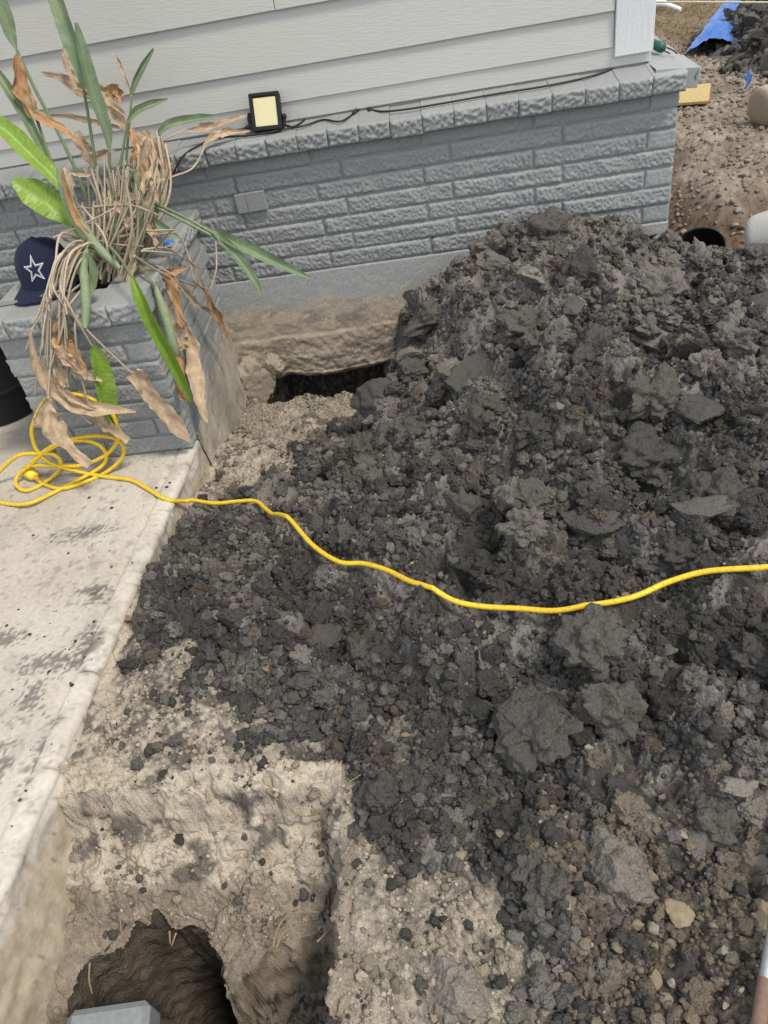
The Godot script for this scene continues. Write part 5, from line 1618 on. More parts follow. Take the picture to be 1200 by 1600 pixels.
	[2, 0.0034, [[-1.071, .606, .605], [-.953, .69, .607], [-.873, .774, .609]]],
	[2, 0.0040, [[-1.108, .515, .495], [-.989, .676, .463], [-.897, .828, .431]]],
	[2, 0.0037, [[-1.044, .614, .485], [-.967, .743, .475], [-.904, .866, .465]]],
	[2, 0.0033, [[-1.09, .582, .598], [-1.037, .686, .543], [-1.046, .796, .487]]],
	[2, 0.0046, [[-1.144, .546, .465], [-1.06, .704, .466], [-1.05, .858, .468]]],
	[2, 0.0030, [[-1.051, .55, .616], [-.995, .722, .564], [-.931, .881, .513]]],
	[2, 0.0032, [[-1.057, .513, .446], [-1, .679, .396], [-.965, .838, .345]]],
	[2, 0.0039, [[-1.134, .556, .405], [-.995, .683, .415], [-.876, .803, .425]]],
	[2, 0.0045, [[-.994, .574, .635], [-.922, .707, .625], [-.883, .835, .615]]],
	[0, 0.0034, [[-.996, .56, .588], [-.894, .637, .598], [-.79, .709, .608]]],
	[2, 0.0042, [[-1.038, .613, .618], [-1.02, .707, .59], [-.996, .796, .561]]],
	[2, 0.0040, [[-1.118, .606, .607], [-.986, .728, .597], [-.914, .85, .588]]],
	[2, 0.0034, [[-1.105, .594, .635], [-1.028, .686, .615], [-.974, .777, .595]]],
	[0, 0.0041, [[-1.144, .524, .477], [-1.093, .646, .454], [-1.064, .764, .43]]],
	[2, 0.0037, [[-1.113, .538, .455], [-1, .619, .398], [-.986, .712, .342]]],
	[2, 0.0035, [[-1.099, .598, .538], [-1.012, .73, .528], [-.976, .86, .517]]],
	[0, 0.0048, [[-1.128, .532, .345], [-1.067, .611, .348], [-1.009, .686, .351]]],
	[2, 0.0047, [[-1.23, .565, .339], [-1.115, .653, .332], [-1.033, .74, .325]]],
	[2, 0.0029, [[-1.107, .59, .492], [-1.029, .738, .495], [-.957, .874, .499]]],
	[2, 0.0042, [[-1.199, .509, .518], [-1.148, .616, .503], [-1.087, .716, .489]]],
	[2, 0.0036, [[-1.231, .538, .387], [-1.22, .608, .346], [-1.221, .679, .304]]],
	[2, 0.0043, [[-1.126, .602, .579], [-1.026, .736, .537], [-.96, .867, .496]]],
	[0, 0.0046, [[-1.061, .556, .411], [-1.012, .6, .357], [-.969, .646, .302]]],
	[2, 0.0046, [[-1.068, .494, .41], [-1.041, .586, .377], [-1.061, .681, .343]]],
	[2, 0.0038, [[-1.063, .629, .637], [-.984, .715, .634], [-.906, .797, .632]]],
	[2, 0.0042, [[-1.027, .581, .499], [-.967, .73, .508], [-.962, .873, .517]]],
	[2, 0.0039, [[-1.098, .53, .391], [-1.023, .65, .351], [-.993, .771, .31]]],
	[2, 0.0038, [[-1.139, .469, .394], [-1.088, .574, .38], [-.987, .668, .366]]],
	[2, 0.0041, [[-1.135, .474, .344], [-1.061, .644, .341], [-.974, .798, .338]]],
	[2, 0.0031, [[-1.219, .554, .307], [-1.134, .69, .263], [-1.06, .82, .219]]],
	[2, 0.0041, [[-1.076, .51, .459], [-.985, .679, .419], [-.935, .842, .378]]],
	[2, 0.0032, [[-1.092, .579, .641], [-1.024, .747, .595], [-.974, .906, .549]]],
	[2, 0.0041, [[-1.164, .575, .534], [-1.134, .679, .52], [-1.113, .78, .506]]],
	[2, 0.0032, [[-1.097, .63, .615], [-1.032, .708, .598], [-.974, .783, .581]]],
	[2, 0.0043, [[-1.131, .57, .519], [-1.015, .653, .47], [-.951, .742, .42]]],
	[0, 0.0037, [[-1.048, .544, .507], [-.957, .709, .505], [-.841, .855, .503]]],
	[2, 0.0028, [[-1.099, .51, .352], [-1.02, .657, .343], [-1.001, .802, .334]]],
	[0, 0.0047, [[-1.188, .501, .347], [-1.111, .583, .302], [-1.133, .678, .258]]],
	[2, 0.0039, [[-1.019, .55, .519], [-1.008, .652, .467], [-1.011, .754, .415]]],
	[2, 0.0043, [[-1.104, .626, .622], [-1.059, .718, .574], [-1.043, .811, .526]]],
	[2, 0.0031, [[-1.186, .511, .46], [-1.06, .692, .428], [-1.032, .872, .396]]],
	[2, 0.0043, [[-1.097, .534, .543], [-1.041, .629, .542], [-.994, .72, .54]]],
	[0, 0.0035, [[-1.073, .639, .567], [-1.026, .728, .565], [-.974, .812, .563]]],
	[2, 0.0038, [[-1.108, .528, .504], [-1.046, .632, .458], [-1.069, .746, .412]]],
	[2, 0.0047, [[-1.16, .578, .414], [-1.145, .635, .39], [-1.091, .685, .365]]],
	[2, 0.0036, [[-1.181, .563, .461], [-1.127, .721, .459], [-1.077, .867, .457]]],
	[2, 0.0033, [[-1.176, .559, .431], [-1.106, .676, .42], [-1.075, .791, .409]]],
	[2, 0.0029, [[-1.051, .593, .646], [-1.013, .666, .598], [-.991, .74, .551]]],
	[2, 0.0035, [[-1.143, .549, .375], [-1.06, .699, .355], [-.994, .841, .336]]],
	[2, 0.0042, [[-1.141, .56, .449], [-1.083, .666, .405], [-1.064, .774, .361]]],
	[0, 0.0038, [[-1.012, .579, .522], [-.965, .652, .488], [-.93, .724, .455]]],
	[2, 0.0048, [[-1.072, .583, .404], [-1.026, .644, .362], [-.999, .707, .32]]],
	[0, 0.0044, [[-1.189, .565, .479], [-1.036, .719, .46], [-.912, .863, .442]]],
	[2, 0.0042, [[-1.123, .498, .33], [-1.065, .598, .289], [-.977, .69, .247]]],
	[0, 0.0037, [[-.954, .648, .633], [-.901, .737, .601], [-.889, .828, .568]]],
	[2, 0.0036, [[-1.145, .589, .443], [-1, .703, .444], [-.922, .817, .445]]],
	[2, 0.0035, [[-1.053, .56, .495], [-.986, .638, .485], [-.935, .714, .475]]],
	[2, 0.0041, [[-1.14, .548, .504], [-1.114, .645, .493], [-1.11, .74, .482]]],
	[2, 0.0035, [[-1.071, .527, .528], [-1.04, .68, .494], [-1.026, .826, .461]]],
	[2, 0.0037, [[-1.002, .606, .569], [-.996, .66, .55], [-.991, .713, .53]]],
	[2, 0.0046, [[-1.095, .545, .446], [-1.075, .615, .404], [-1.117, .693, .362]]],
	[2, 0.0031, [[-1.115, .546, .596], [-.99, .708, .564], [-.917, .864, .531]]],
	[0, 0.0035, [[-1.19, .516, .32], [-1.072, .63, .306], [-1.003, .744, .291]]],
	[2, 0.0041, [[-1.142, .542, .461], [-1.087, .662, .462], [-1.066, .778, .463]]],
	[2, 0.0039, [[-1.076, .565, .617], [-1.034, .68, .582], [-1.012, .793, .546]]],
	[0, 0.0039, [[-1.097, .527, .294], [-1.037, .674, .293], [-1.023, .817, .292]]],
	[2, 0.0045, [[-1.105, .567, .609], [-1.102, .677, .561], [-1.072, .779, .513]]],
	[2, 0.0029, [[-1.152, .578, .552], [-1.109, .683, .55], [-1.109, .788, .548]]],
	[0, 0.0046, [[-1.015, .574, .628], [-.948, .643, .598], [-.92, .716, .567]]],
	[2, 0.0048, [[-1.143, .555, .541], [-1.084, .719, .516], [-1.029, .871, .491]]],
	[2, 0.0045, [[-1.131, .486, .436], [-1.074, .569, .39], [-1.045, .655, .345]]],
	[2, 0.0029, [[-1.162, .515, .433], [-1.069, .587, .388], [-1.018, .664, .343]]],
	[2, 0.0040, [[-1.131, .548, .459], [-1.062, .652, .422], [-.993, .751, .385]]],
	[2, 0.0036, [[-1.175, .535, .345], [-1.095, .672, .34], [-1.083, .81, .335]]],
	[2, 0.0030, [[-1.181, .484, .408], [-1.087, .607, .406], [-1.046, .728, .403]]],
	[2, 0.0033, [[-1.122, .5, .374], [-.987, .662, .368], [-.904, .817, .362]]],
	[2, 0.0044, [[-1.131, .557, .365], [-1.048, .627, .354], [-1.015, .701, .344]]],
	[2, 0.0045, [[-1.165, .475, .357], [-1.062, .627, .347], [-.989, .771, .337]]],
	[2, 0.0034, [[-1.07, .565, .641], [-1.044, .664, .588], [-1.057, .765, .535]]],
	[2, 0.0048, [[-1.072, .625, .579], [-1.037, .753, .559], [-1.031, .877, .539]]],
	[2, 0.0039, [[-1.077, .556, .579], [-.987, .715, .552], [-.923, .865, .525]]],
	[2, 0.0044, [[-1.106, .553, .416], [-1.072, .632, .373], [-1.089, .716, .33]]],
	[2, 0.0044, [[-.999, .612, .489], [-.917, .699, .49], [-.877, .787, .491]]],
	[2, 0.0035, [[-1.103, .472, .399], [-.997, .594, .353], [-.969, .722, .308]]],
	[0, 0.0033, [[-1.046, .529, .522], [-.916, .676, .471], [-.856, .824, .42]]],
	[2, 0.0041, [[-1.18, .54, .399], [-1.076, .689, .356], [-1.028, .837, .314]]],
	[2, 0.0047, [[-1.03, .574, .653], [-.931, .717, .647], [-.899, .857, .641]]],
	[2, 0.0041, [[-1.141, .482, .327], [-1.088, .612, .279], [-1.075, .743, .232]]],
	[2, 0.0040, [[-1.105, .504, .383], [-.963, .623, .384], [-.896, .744, .385]]],
	[2, 0.0031, [[-1.198, .718, .613], [-1.08, .748, .628], [-.964, .784, .643]]],
	[2, 0.0030, [[-1.04, .63, .571], [-.947, .596, .586], [-.862, .537, .601]]],
	[2, 0.0027, [[-1.258, .677, .465], [-1.147, .651, .48], [-1.031, .636, .495]]],
	[2, 0.0035, [[-1.083, .677, .412], [-.987, .662, .427], [-.893, .643, .442]]],
	[2, 0.0034, [[-1.187, .752, .444], [-1.114, .744, .459], [-1.047, .722, .474]]],
	[2, 0.0028, [[-1.104, .675, .553], [-1.028, .708, .568], [-.957, .73, .583]]],
	[2, 0.0032, [[-1.072, .638, .534], [-.944, .66, .549], [-.826, .663, .564]]],
	[2, 0.0033, [[-1.237, .606, .434], [-1.184, .581, .449], [-1.132, .556, .464]]],
	[2, 0.0034, [[-1.183, .654, .542], [-1.091, .681, .557], [-.999, .717, .572]]],
	[2, 0.0039, [[-1.056, .776, .566], [-.965, .773, .581], [-.88, .759, .596]]],
	[2, 0.0033, [[-1.105, .663, .432], [-1.037, .582, .447], [-.964, .507, .462]]],
	[2, 0.0039, [[-1.099, .703, .492], [-.99, .743, .507], [-.882, .793, .522]]],
	[2, 0.0030, [[-1.087, .694, .603], [-1.005, .67, .618], [-.92, .658, .633]]],
	[2, 0.0028, [[-1.167, .641, .445], [-1.094, .67, .46], [-1.022, .701, .475]]],
	[2, 0.0027, [[-1.211, .544, .463], [-1.076, .554, .478], [-.95, .551, .493]]],
	[2, 0.0026, [[-1.25, .724, .456], [-1.165, .694, .471], [-1.09, .641, .486]]],
	[2, 0.0026, [[-1.144, .647, .567], [-1.074, .689, .582], [-1.013, .714, .597]]],
	[2, 0.0030, [[-.932, .784, .615], [-.883, .768, .63], [-.836, .746, .645]]],
	[2, 0.0030, [[-1.277, .602, .48], [-1.173, .613, .495], [-1.078, .606, .51]]],
	[2, 0.0039, [[-1.24, .668, .474], [-1.156, .622, .489], [-1.078, .564, .504]]],
	[2, 0.0032, [[-1.179, .601, .511], [-1.063, .66, .526], [-.958, .701, .541]]],
	[2, 0.0037, [[-1.229, .693, .485], [-1.134, .709, .5], [-1.048, .708, .515]]],
	[2, 0.0032, [[-1.105, .691, .474], [-1.043, .683, .489], [-.986, .664, .504]]],
	[2, 0.0035, [[-.999, .684, .593], [-.901, .693, .608], [-.81, .69, .623]]],
	[2, 0.0033, [[-1.12, .735, .498], [-1.053, .769, .513], [-.995, .787, .528]]],
	[2, 0.0033, [[-1.066, .673, .447], [-1.001, .643, .462], [-.933, .619, .477]]]]

func leaf_mesh(kind: int, fold: float, nrm: Vector3, rows: Array, sd: int) -> ArrayMesh:
	# blade folded along its midrib; rows hold a point of the midrib and the half width there
	var r := RandomNumberGenerator.new()
	r.seed = sd
	var n := fnoise(FastNoiseLite.TYPE_SIMPLEX_SMOOTH, 30.0, sd, 3)
	var mid := PackedVector3Array()
	var wid := PackedFloat32Array()
	for q in rows:
		mid.append(v3(q))
		wid.append(q[3] * 1.15)
	if kind == 0 and fold > 1.0:   # blade rolled into a quill
		var rolled := smooth_line(mid, 6)
		var tint := Color(0.32, 0.385, 0.25)
		return tube(rolled, func(t: float) -> float:
			var k := t * (wid.size() - 1)
			var i := mini(int(k), wid.size() - 2)
			return lerpf(wid[i], wid[i + 1], k - i) * (0.8 + 0.06 * sin(t * 23.0)), 14,
			func(t: float) -> Color: return tint.lerp(Color(0.22, 0.3, 0.16), 0.5 + 0.5 * n.get_noise_1d(t * 0.4)))
	var steps := 14 if kind == 1 else 7
	var line := smooth_line(mid, steps)
	var cnt := line.size()
	var bases: Array = [Color(0.19, 0.26, 0.15), Color(0.22, 0.35, 0.05), Color(0.58, 0.44, 0.30), Color(0.52, 0.31, 0.16)]
	var base: Color = bases[kind]
	var dry := kind >= 2
	return grid_mesh(10, cnt - 1, func(u: float, v: float) -> Vector3:
		var i := roundi(v * (cnt - 1))
		var seg := mini(i / steps, wid.size() - 2)
		var w := lerpf(wid[seg], wid[seg + 1], float(i - seg * steps) / steps)
		var t := (line[mini(i + 1, cnt - 1)] - line[maxi(i - 1, 0)]).normalized()
		var s := t.cross(nrm).normalized()
		var up := s.cross(t).normalized()
		var k := (u - 0.5) * 2.0
		var a := fold * (1.0 if k > 0.0 else 0.85)
		var curl := fold * 0.7 * absf(k)
		var p := line[i] + s * signf(k) * absf(k) * w * cos(a * 0.6 + curl * 0.4) + up * absf(k) * w * sin(a * 0.75 + curl * 0.5)
		p += up * n.get_noise_2d(u * 0.03 + v * 0.06, v * 0.12) * w * (0.9 if dry else 0.25) * absf(k)
		p += up * sin(i * 2.0 - absf(k) * 4.0) * w * (0.03 if dry else 0.045 if kind == 1 else 0.02) * absf(k)
		if dry:
			p += up * sin(k * 8.0 + n.get_noise_1d(v * 0.1) * 6.0) * w * 0.07
			p += s * n.get_noise_2d(v * 0.11, 5.0 + signf(k)) * w * 0.55 * absf(k) 
		return p,
		func(p: Vector3) -> Color:
			var f := n.get_noise_3dv(p * 0.9)
			var c := base.lerp(base * (0.62 if dry else 0.86), clampf(0.45 + 0.9 * f, 0.0, 1.0))
			if kind == 0:
				c = c.lerp(Color(0.34, 0.40, 0.22), smoothstep(0.2, 0.5, n.get_noise_3dv(p * 0.2)) * 0.4)
			if dry:
				c = c.lerp(Color(0.3, 0.17, 0.09), smoothstep(0.3, 0.55, n.get_noise_3dv(p * 0.5 + Vector3.ONE)) * 0.6)
			return c)

func build_plant() -> void:
	var plant := thing("strelitzia_plant", "half-dead broad-leaved plant with green blades and dry drooping stalks, in the brick planter", "plant")
	var i := 0
	for l in LEAVES:
		i += 1
		part("dry_leaf" if l[0] >= 2 else "leaf", leaf_mesh(l[0], l[1], v3(l[2]).normalized(), l[3], 900 + i), M["leaf%d" % int(l[0])], plant)
	for s in STALKS:
		i += 1
		var base: Color = [Color(0.21, 0.28, 0.15), Color(0.30, 0.36, 0.09), Color(0.58, 0.49, 0.37), Color(0.5, 0.35, 0.2)][int(s[0])]
		base *= rng.randf_range(0.75, 1.12)
		var rad: float = s[1]
		part("dry_stalk" if s[0] >= 2 else "stalk", tube(smooth_line(pts(s[2]), 6), func(t: float) -> float: return rad * (1.15 - 0.4 * t), 7, func(t: float) -> Color: return base.lerp(base * 0.8, 0.5 + 0.5 * sin(t * 9.0 + i))), M["leaf%d" % int(s[0])], plant)

# ------------------------------------------------------------------ cap, lamp, small things near the wall
func build_cap_and_small_things() -> void:
	var hat := thing("baseball_cap", "navy flat-brim cap with white-outlined star, sitting on the planter's corner", "cap", Vector3(-1.3, .563, .56))
	hat.rotation.y = 0.16
	hat.scale = Vector3.ONE * 1.06
	var crown := func(a: float, h: float) -> Vector3:   # a round the head (0 = front), h 0..1 up
		var r := pow(maxf(0.0, 1.0 - pow(h, 3.4)), 0.5)
		var front := 0.5 + 0.5 * cos(a)
		return Vector3(sin(a) * 0.082 * r, 0.012 + h * (0.118 + 0.012 * front), cos(a) * (0.096 - 0.01 * h * front) * r - 0.012 * h)
	part("crown", grid_mesh(64, 26, func(u: float, v: float) -> Vector3:
		var p: Vector3 = crown.call(u * TAU, sin(v * PI / 2.0))
		return p), M.navy, hat)
	part("brim", grid_mesh(40, 20, func(u: float, v: float) -> Vector3:
		var a := (u - 0.5) * PI * 1.02
		var k := absf(v * 2.0 - 1.0)
		var top := v < 0.5
		var inn := Vector3(sin(a) * 0.08, 0.012, cos(a) * 0.088)
		var out := Vector3(sin(a) * 0.095, 0.006 - 0.006 * sin(a) * sin(a), 0.172 * pow(maxf(cos(a), 0.0), 0.38))
		var p := inn.lerp(out, 1.0 - k)
		p.y += 0.0015 if not top else -0.0015
		return p), M.navy, hat)
	part("button", lathe(PackedVector2Array([Vector2(0.008, -0.002), Vector2(0.008, 0.002), Vector2(0.005, 0.005), Vector2(0.0003, 0.006)]), 14), M.navy, hat, Transform3D(Basis(), Vector3(0, 0.134, -0.012)))
	var band := func(r0: float, r1: float, lift: float) -> ArrayMesh:   # star outline laid on the crown's front
		return grid_mesh(120, 2, func(u: float, v: float) -> Vector3:
			var k := u * 10.0
			var i := int(k) % 10
			var f := k - int(k)
			var R := lerpf(r0, r1, v)
			var corner := func(j: int) -> Vector2:
				var rr: float = R if j % 2 == 0 else R * 0.40
				return Vector2(-sin(TAU * j / 10.0), cos(TAU * j / 10.0)) * rr
			var q: Vector2 = (corner.call(i) as Vector2).lerp(corner.call(i + 1), f)
			var p: Vector3 = crown.call(q.x / 0.09, 0.47 + q.y / 0.128)
			return p + Vector3(p.x * 2.0, 0.0, 0.5).normalized() * lift)
	part("star_fill", band.call(0.0, 0.026, 0.0014), M.navy_thread, hat)
	part("star_outline", band.call(0.0262, 0.029, 0.0022), M.white_thread, hat)
	part("star_edge", band.call(0.0292, 0.0335, 0.0014), M.navy_thread, hat)
	part("star_outline", band.call(0.034, 0.0385, 0.0022), M.white_thread, hat)
	part("sticker", lathe(PackedVector2Array([Vector2(0.013, 0.0), Vector2(0.013, 0.0008), Vector2(0.0003, 0.001)]), 20), M.gold, hat, Transform3D(Basis(Vector3.RIGHT, -0.03).scaled(Vector3(1.1, 1, 0.9)), Vector3(0.012, 0.0105, 0.132)))
	var strip := thing("metal_strip", "short shiny metal strip on the planter cap in front of the hat", "metal strip", Vector3(-1.40, 0.566, 0.70))
	part("strip", box(Vector3(0.17, 0.006, 0.018), 0.001), M.silver, strip, Transform3D(Basis(Vector3.UP, 0.02), Vector3.ZERO))
	var tape := thing("tape_scrap", "crumpled scrap of blue tape on the planter's side cap", "tape scrap", Vector3(-0.93, 0.572, 0.40))
	var tn := fnoise(FastNoiseLite.TYPE_SIMPLEX_SMOOTH, 40.0, 870, 2)
	part("scrap", grid_mesh(14, 8, func(u: float, v: float) -> Vector3: return Vector3((u - 0.5) * 0.022 + 0.012 * v, 0.004 + 0.008 * absf(sin(u * 6.0)) + 0.01 * tn.get_noise_2d(u, v), -(v - 0.5) * 0.03)), M.blue_tape, tape)
	# flood lamp on the ledge
	var lamp := thing("flood_lamp", "small black square flood lamp with yellow face lying on the brick ledge", "lamp", Vector3(-0.578, 0.775, -0.03))
	var face := Transform3D(Basis.from_euler(Vector3(-0.35, -0.10, -0.03)), Vector3(0.005, 0.066, 0.0))
	part("housing", box(Vector3(0.108, 0.118, 0.026), 0.006), M.black, lamp, face * Transform3D(Basis(), Vector3(0, 0, -0.008)))
	for e in [[Vector3(0.112, 0.013, 0.014), Vector3(0, 0.0545, 0.007)], [Vector3(0.112, 0.015, 0.014), Vector3(0, -0.0535, 0.007)], [Vector3(0.013, 0.122, 0.014), Vector3(-0.0495, 0, 0.0075)], [Vector3(0.013, 0.122, 0.014), Vector3(0.0495, 0, 0.0075)]]:
		part("rim", box(e[0], 0.003), M.black, lamp, face * Transform3D(Basis(), e[1]))
	part("lens_panel", box(Vector3(0.084, 0.092, 0.004), 0.0015), M.led, lamp, face * Transform3D(Basis(), Vector3(0, 0, 0.0075)))
	for k in 5:
		part("cooling_fin", box(Vector3(0.09, 0.004, 0.018), 0.001), M.black, lamp, face * Transform3D(Basis(), Vector3(0, -0.04 + 0.02 * k, -0.03)))
	part("bracket", tube(smooth_line(PackedVector3Array([Vector3(-0.058, 0.07, -0.012), Vector3(-0.064, 0.045, -0.005), Vector3(-0.05, 0.014, 0.005), Vector3(0.0, 0.007, 0.012), Vector3(0.05, 0.009, 0.01), Vector3(0.063, 0.03, 0.0), Vector3(0.06, 0.05, -0.005)]), 6), func(_t: float) -> float: return 0.0065), M.black, lamp)
	part("ground_spike", tube(PackedVector3Array([Vector3(-0.045, 0.03, -0.01), Vector3(-0.075, 0.027, 0.002), Vector3(-0.12, 0.012, 0.01)]), func(t: float) -> float: return 0.012 * (1.0 - t) + 0.001, 6), M.black, lamp)
	part("knob", lathe(PackedVector2Array([Vector2(0.009, 0.0), Vector2(0.009, 0.008), Vector2(0.006, 0.011), Vector2(0.0003, 0.011)]), 12), M.black, lamp, Transform3D(Basis(Vector3.BACK, -PI / 2), Vector3(0.062, 0.042, -0.004)))
	var cable := thing("lamp_cable", "thin black lamp cable with connectors, running along the brick ledge to the corner", "cable")
	for l in [[[-.547, .782, -.102], [-.503, .782, -.038], [-.475, .782, -.003], [-.434, .782, -.013], [-.378, .782, -.05], [-.315, .782, .017], [-.283, .782, -.026], [-.26, .782, -.095]], [[-1.088, .605, .02], [-.976, .682, .055], [-.924, .731, .07], [-.892, .761, .06], [-.848, .776, .02], [-.774, .782, -.042], [-.657, .782, .001], [-.55, .782, .004], [-.472, .782, -.036], [-.427, .782, -.197], [-.376, .782, -.337], [-.315, .782, -.38], [-.259, .782, -.265], [-.229, .782, -.152]], [[-.208, .782, -.089], [-.155, .782, -.025], [-.063, .782, -.001], [.073, .782, -.003], [.252, .782, -.011], [.406, .782, -.007], [.564, .782, -.039], [.69, .782, -.122], [.78, .782, -.221], [.83, .782, -.301]]]:
		part("wire", tube(smooth_line(pts(l), 8), func(_t: float) -> float: return 0.0034, 7), M.rubber, cable)
	for l in [[[-.269, .785, -.05], [-.229, .785, -.169]], [[-.253, .785, -.257], [-.207, .785, -.065]]]:
		part("connector", tube(PackedVector3Array([v3(l[0]), v3(l[0]).lerp(v3(l[1]), 0.1), v3(l[0]).lerp(v3(l[1]), 0.45), v3(l[0]).lerp(v3(l[1]), 0.5), v3(l[1])]), func(t: float) -> float: return [0.005, 0.0085, 0.0085, 0.0062, 0.0055][roundi(t * 4.0)], 10), M.rubber, cable)
	var bulb := thing("green_light_stake", "small green plastic light stake with wires, lying on the corner ledge", "light stake", Vector3(0.868, 0.786, -0.27))
	part("cup", lathe(PackedVector2Array([Vector2(0.001, 0.0), Vector2(0.017, 0.0), Vector2(0.018, 0.03), Vector2(0.012, 0.085), Vector2(0.009, 0.095), Vector2(0.001, 0.096)]), 18), M.green_plastic, bulb, Transform3D(Basis.from_euler(Vector3(-1.45, 0.28, 0)), Vector3(-0.012, 0.012, 0.05)))
	for k in 2:
		part("wire", tube(smooth_line(PackedVector3Array([Vector3(-0.015 + 0.02 * k, 0.01, 0.05), Vector3(-0.01 + 0.025 * k, 0.006, 0.08), Vector3(0.0 + 0.02 * k, 0.002, 0.11 + 0.02 * k)]), 4), func(_t: float) -> float: return 0.0025, 6), M.rubber, bulb)
	var bin := thing("black_bin", "black plastic tub standing on the porch left of the planter", "bin", Vector3(-1.84, 0.0, 0.33))
	part("tub", lathe(PackedVector2Array([Vector2(0.001, 0.001), Vector2(0.16, 0.001), Vector2(0.17, 0.012), Vector2(0.18, 0.12), Vector2(0.187, 0.125), Vector2(0.187, 0.14), Vector2(0.182, 0.145), Vector2(0.195, 0.29), Vector2(0.205, 0.295), Vector2(0.205, 0.31), Vector2(0.19, 0.31), Vector2(0.165, 0.02), Vector2(0.001, 0.015)]), 40), M.black, bin)

# ------------------------------------------------------------------ extension cord
const CORD := [[-1.487, .008, .887], [-1.443, .008, .924], [-1.372, .008, .961], [-1.306, .008, .948], [-1.227, .008, .898], [-1.157, .049, .885], [-1.131, .097, .885], [-1.149, .133, .885], [-1.209, .152, .885], [-1.298, .148, .885], [-1.403, .113, .885], [-1.474, .07, .885], [-1.548, .026, .885], [-1.538, .018, .927], [-1.497, .008, .951], [-1.45, .008, .923], [-1.403, .022, .885], [-1.371, .063, .885], [-1.384, .099, .885], [-1.442, .111, .885], [-1.507, .109, .885], [-1.599, .056, .885], [-1.648, .018, .908], [-1.602, .008, .98], [-1.527, .008, 1.018], [-1.444, .018, 1.039], [-1.389, .008, .982], [-1.315, .008, .922], [-1.235, .029, .885], [-1.202, .074, .885], [-1.212, .116, .885], [-1.258, .14, .885], [-1.339, .141, .885], [-1.409, .114, .885], [-1.477, .07, .885], [-1.446, .061, .885], [-1.381, .048, .885], [-1.3, .042, .885], [-1.205, .071, .885], [-1.142, .121, .885], [-1.123, .168, .885], [-1.118, .223, .885], [-1.141, .271, .885], [-1.201, .312, .885], [-1.282, .319, .885], [-1.336, .288, .885], [-1.393, .227, .885], [-1.42, .181, .885], [-1.43, .117, .885], [-1.402, .06, .885], [-1.32, .02, .892], [-1.218, .009, .923], [-1.119, .009, .958], [-1.048, .009, 1.013], [-.96, 0, 1.079], [-.917, -.086, 1.03], [-.82, -.078, 1.062], [-.732, -.065, 1.071], [-.675, -.053, 1.085], [-.637, -.042, 1.135], [-.601, -.034, 1.188], [-.57, -.024, 1.221], [-.519, -.01, 1.286], [-.442, .028, 1.406], [-.361, .037, 1.49], [-.29, .037, 1.519], [-.221, .036, 1.574], [-.154, .043, 1.649], [-.077, .045, 1.707], [-.001, .04, 1.732], [.088, .052, 1.754], [.173, .09, 1.782], [.257, .098, 1.789], [.342, .099, 1.783], [.418, .097, 1.759], [.489, .111, 1.751], [.551, .133, 1.763], [.625, .14, 1.779], [.726, .139, 1.79], [.976, .129, 1.85], [1.326, .099, 1.84]]
const CORD_COIL := 55

func build_cord() -> void:
	var cord := thing("extension_cord", "yellow extension cord coiled on the porch and snaking over the dirt heap", "cord")
	var p := pts(CORD)
	for i in range(CORD_COIL, p.size()):
		var top := -9.0
		for dx in [-0.018, -0.008, 0.0, 0.008, 0.018]:
			for dz in [-0.012, 0.0, 0.012]:
				top = maxf(top, surface_y(p[i].x + dx, p[i].z + dz))
		if p[i].x > -0.93 and i < p.size() - 2:
			p[i].y = clampf(lerpf(p[i].y, top + 0.009, 0.85), top + 0.007, top + 0.03)
	for i in [p.size() - 2, p.size() - 1]:
		p[i].y = p[p.size() - 3].y - 0.03 * (i - p.size() + 3)
	for pass_ in 2:
		for i in range(CORD_COIL + 1, p.size() - 2):
			p[i].y = maxf(p[i].y, (p[i - 1].y + p[i + 1].y) * 0.5)
	var run := smooth_line(p, 8)
	for i in range(CORD_COIL * 8, run.size()):
		if run[i].x > -0.93 and run[i].x < right_limit(run[i].z) - 0.03:
			run[i].y = maxf(run[i].y, maxf(surface_y(run[i].x, run[i].z), maxf(surface_y(run[i].x, run[i].z + 0.006), surface_y(run[i].x, run[i].z - 0.006))) + 0.0055)
	for pass_ in 12:
		for i in range(CORD_COIL * 8, run.size() - 1):
			run[i].y = maxf(run[i].y, (run[i - 1].y + run[i + 1].y) * 0.5)
	part("cable", tube(run, func(_t: float) -> float: return 0.0067, 10), M.yellow, cord)
	var e := p[0]
	var d := (p[0] - p[1]).normalized()
	var plug := part("socket_end", lathe(PackedVector2Array([Vector2(0.001, -0.005), Vector2(0.012, -0.005), Vector2(0.018, 0.004), Vector2(0.0215, 0.012), Vector2(0.0195, 0.02), Vector2(0.022, 0.026), Vector2(0.0205, 0.033), Vector2(0.0225, 0.04), Vector2(0.022, 0.056), Vector2(0.016, 0.062), Vector2(0.001, 0.062)]), 20), M.yellow_plug, cord)
	var ax := Vector3(d.x, 0.0, d.z).normalized()
	plug.transform = Transform3D(Basis(ax.cross(Vector3.UP).normalized(), ax, Vector3.UP.cross(ax).cross(ax).normalized()).orthonormalized(), Vector3(e.x, 0.0225, e.z))
	part("strain_relief", tube(PackedVector3Array([p[0] + Vector3(0, 0.008, 0), p[0].lerp(p[1], 0.45) + Vector3(0, 0.003, 0)]), func(t: float) -> float: return 0.0105 - 0.002 * t, 10), M.orange, cord)

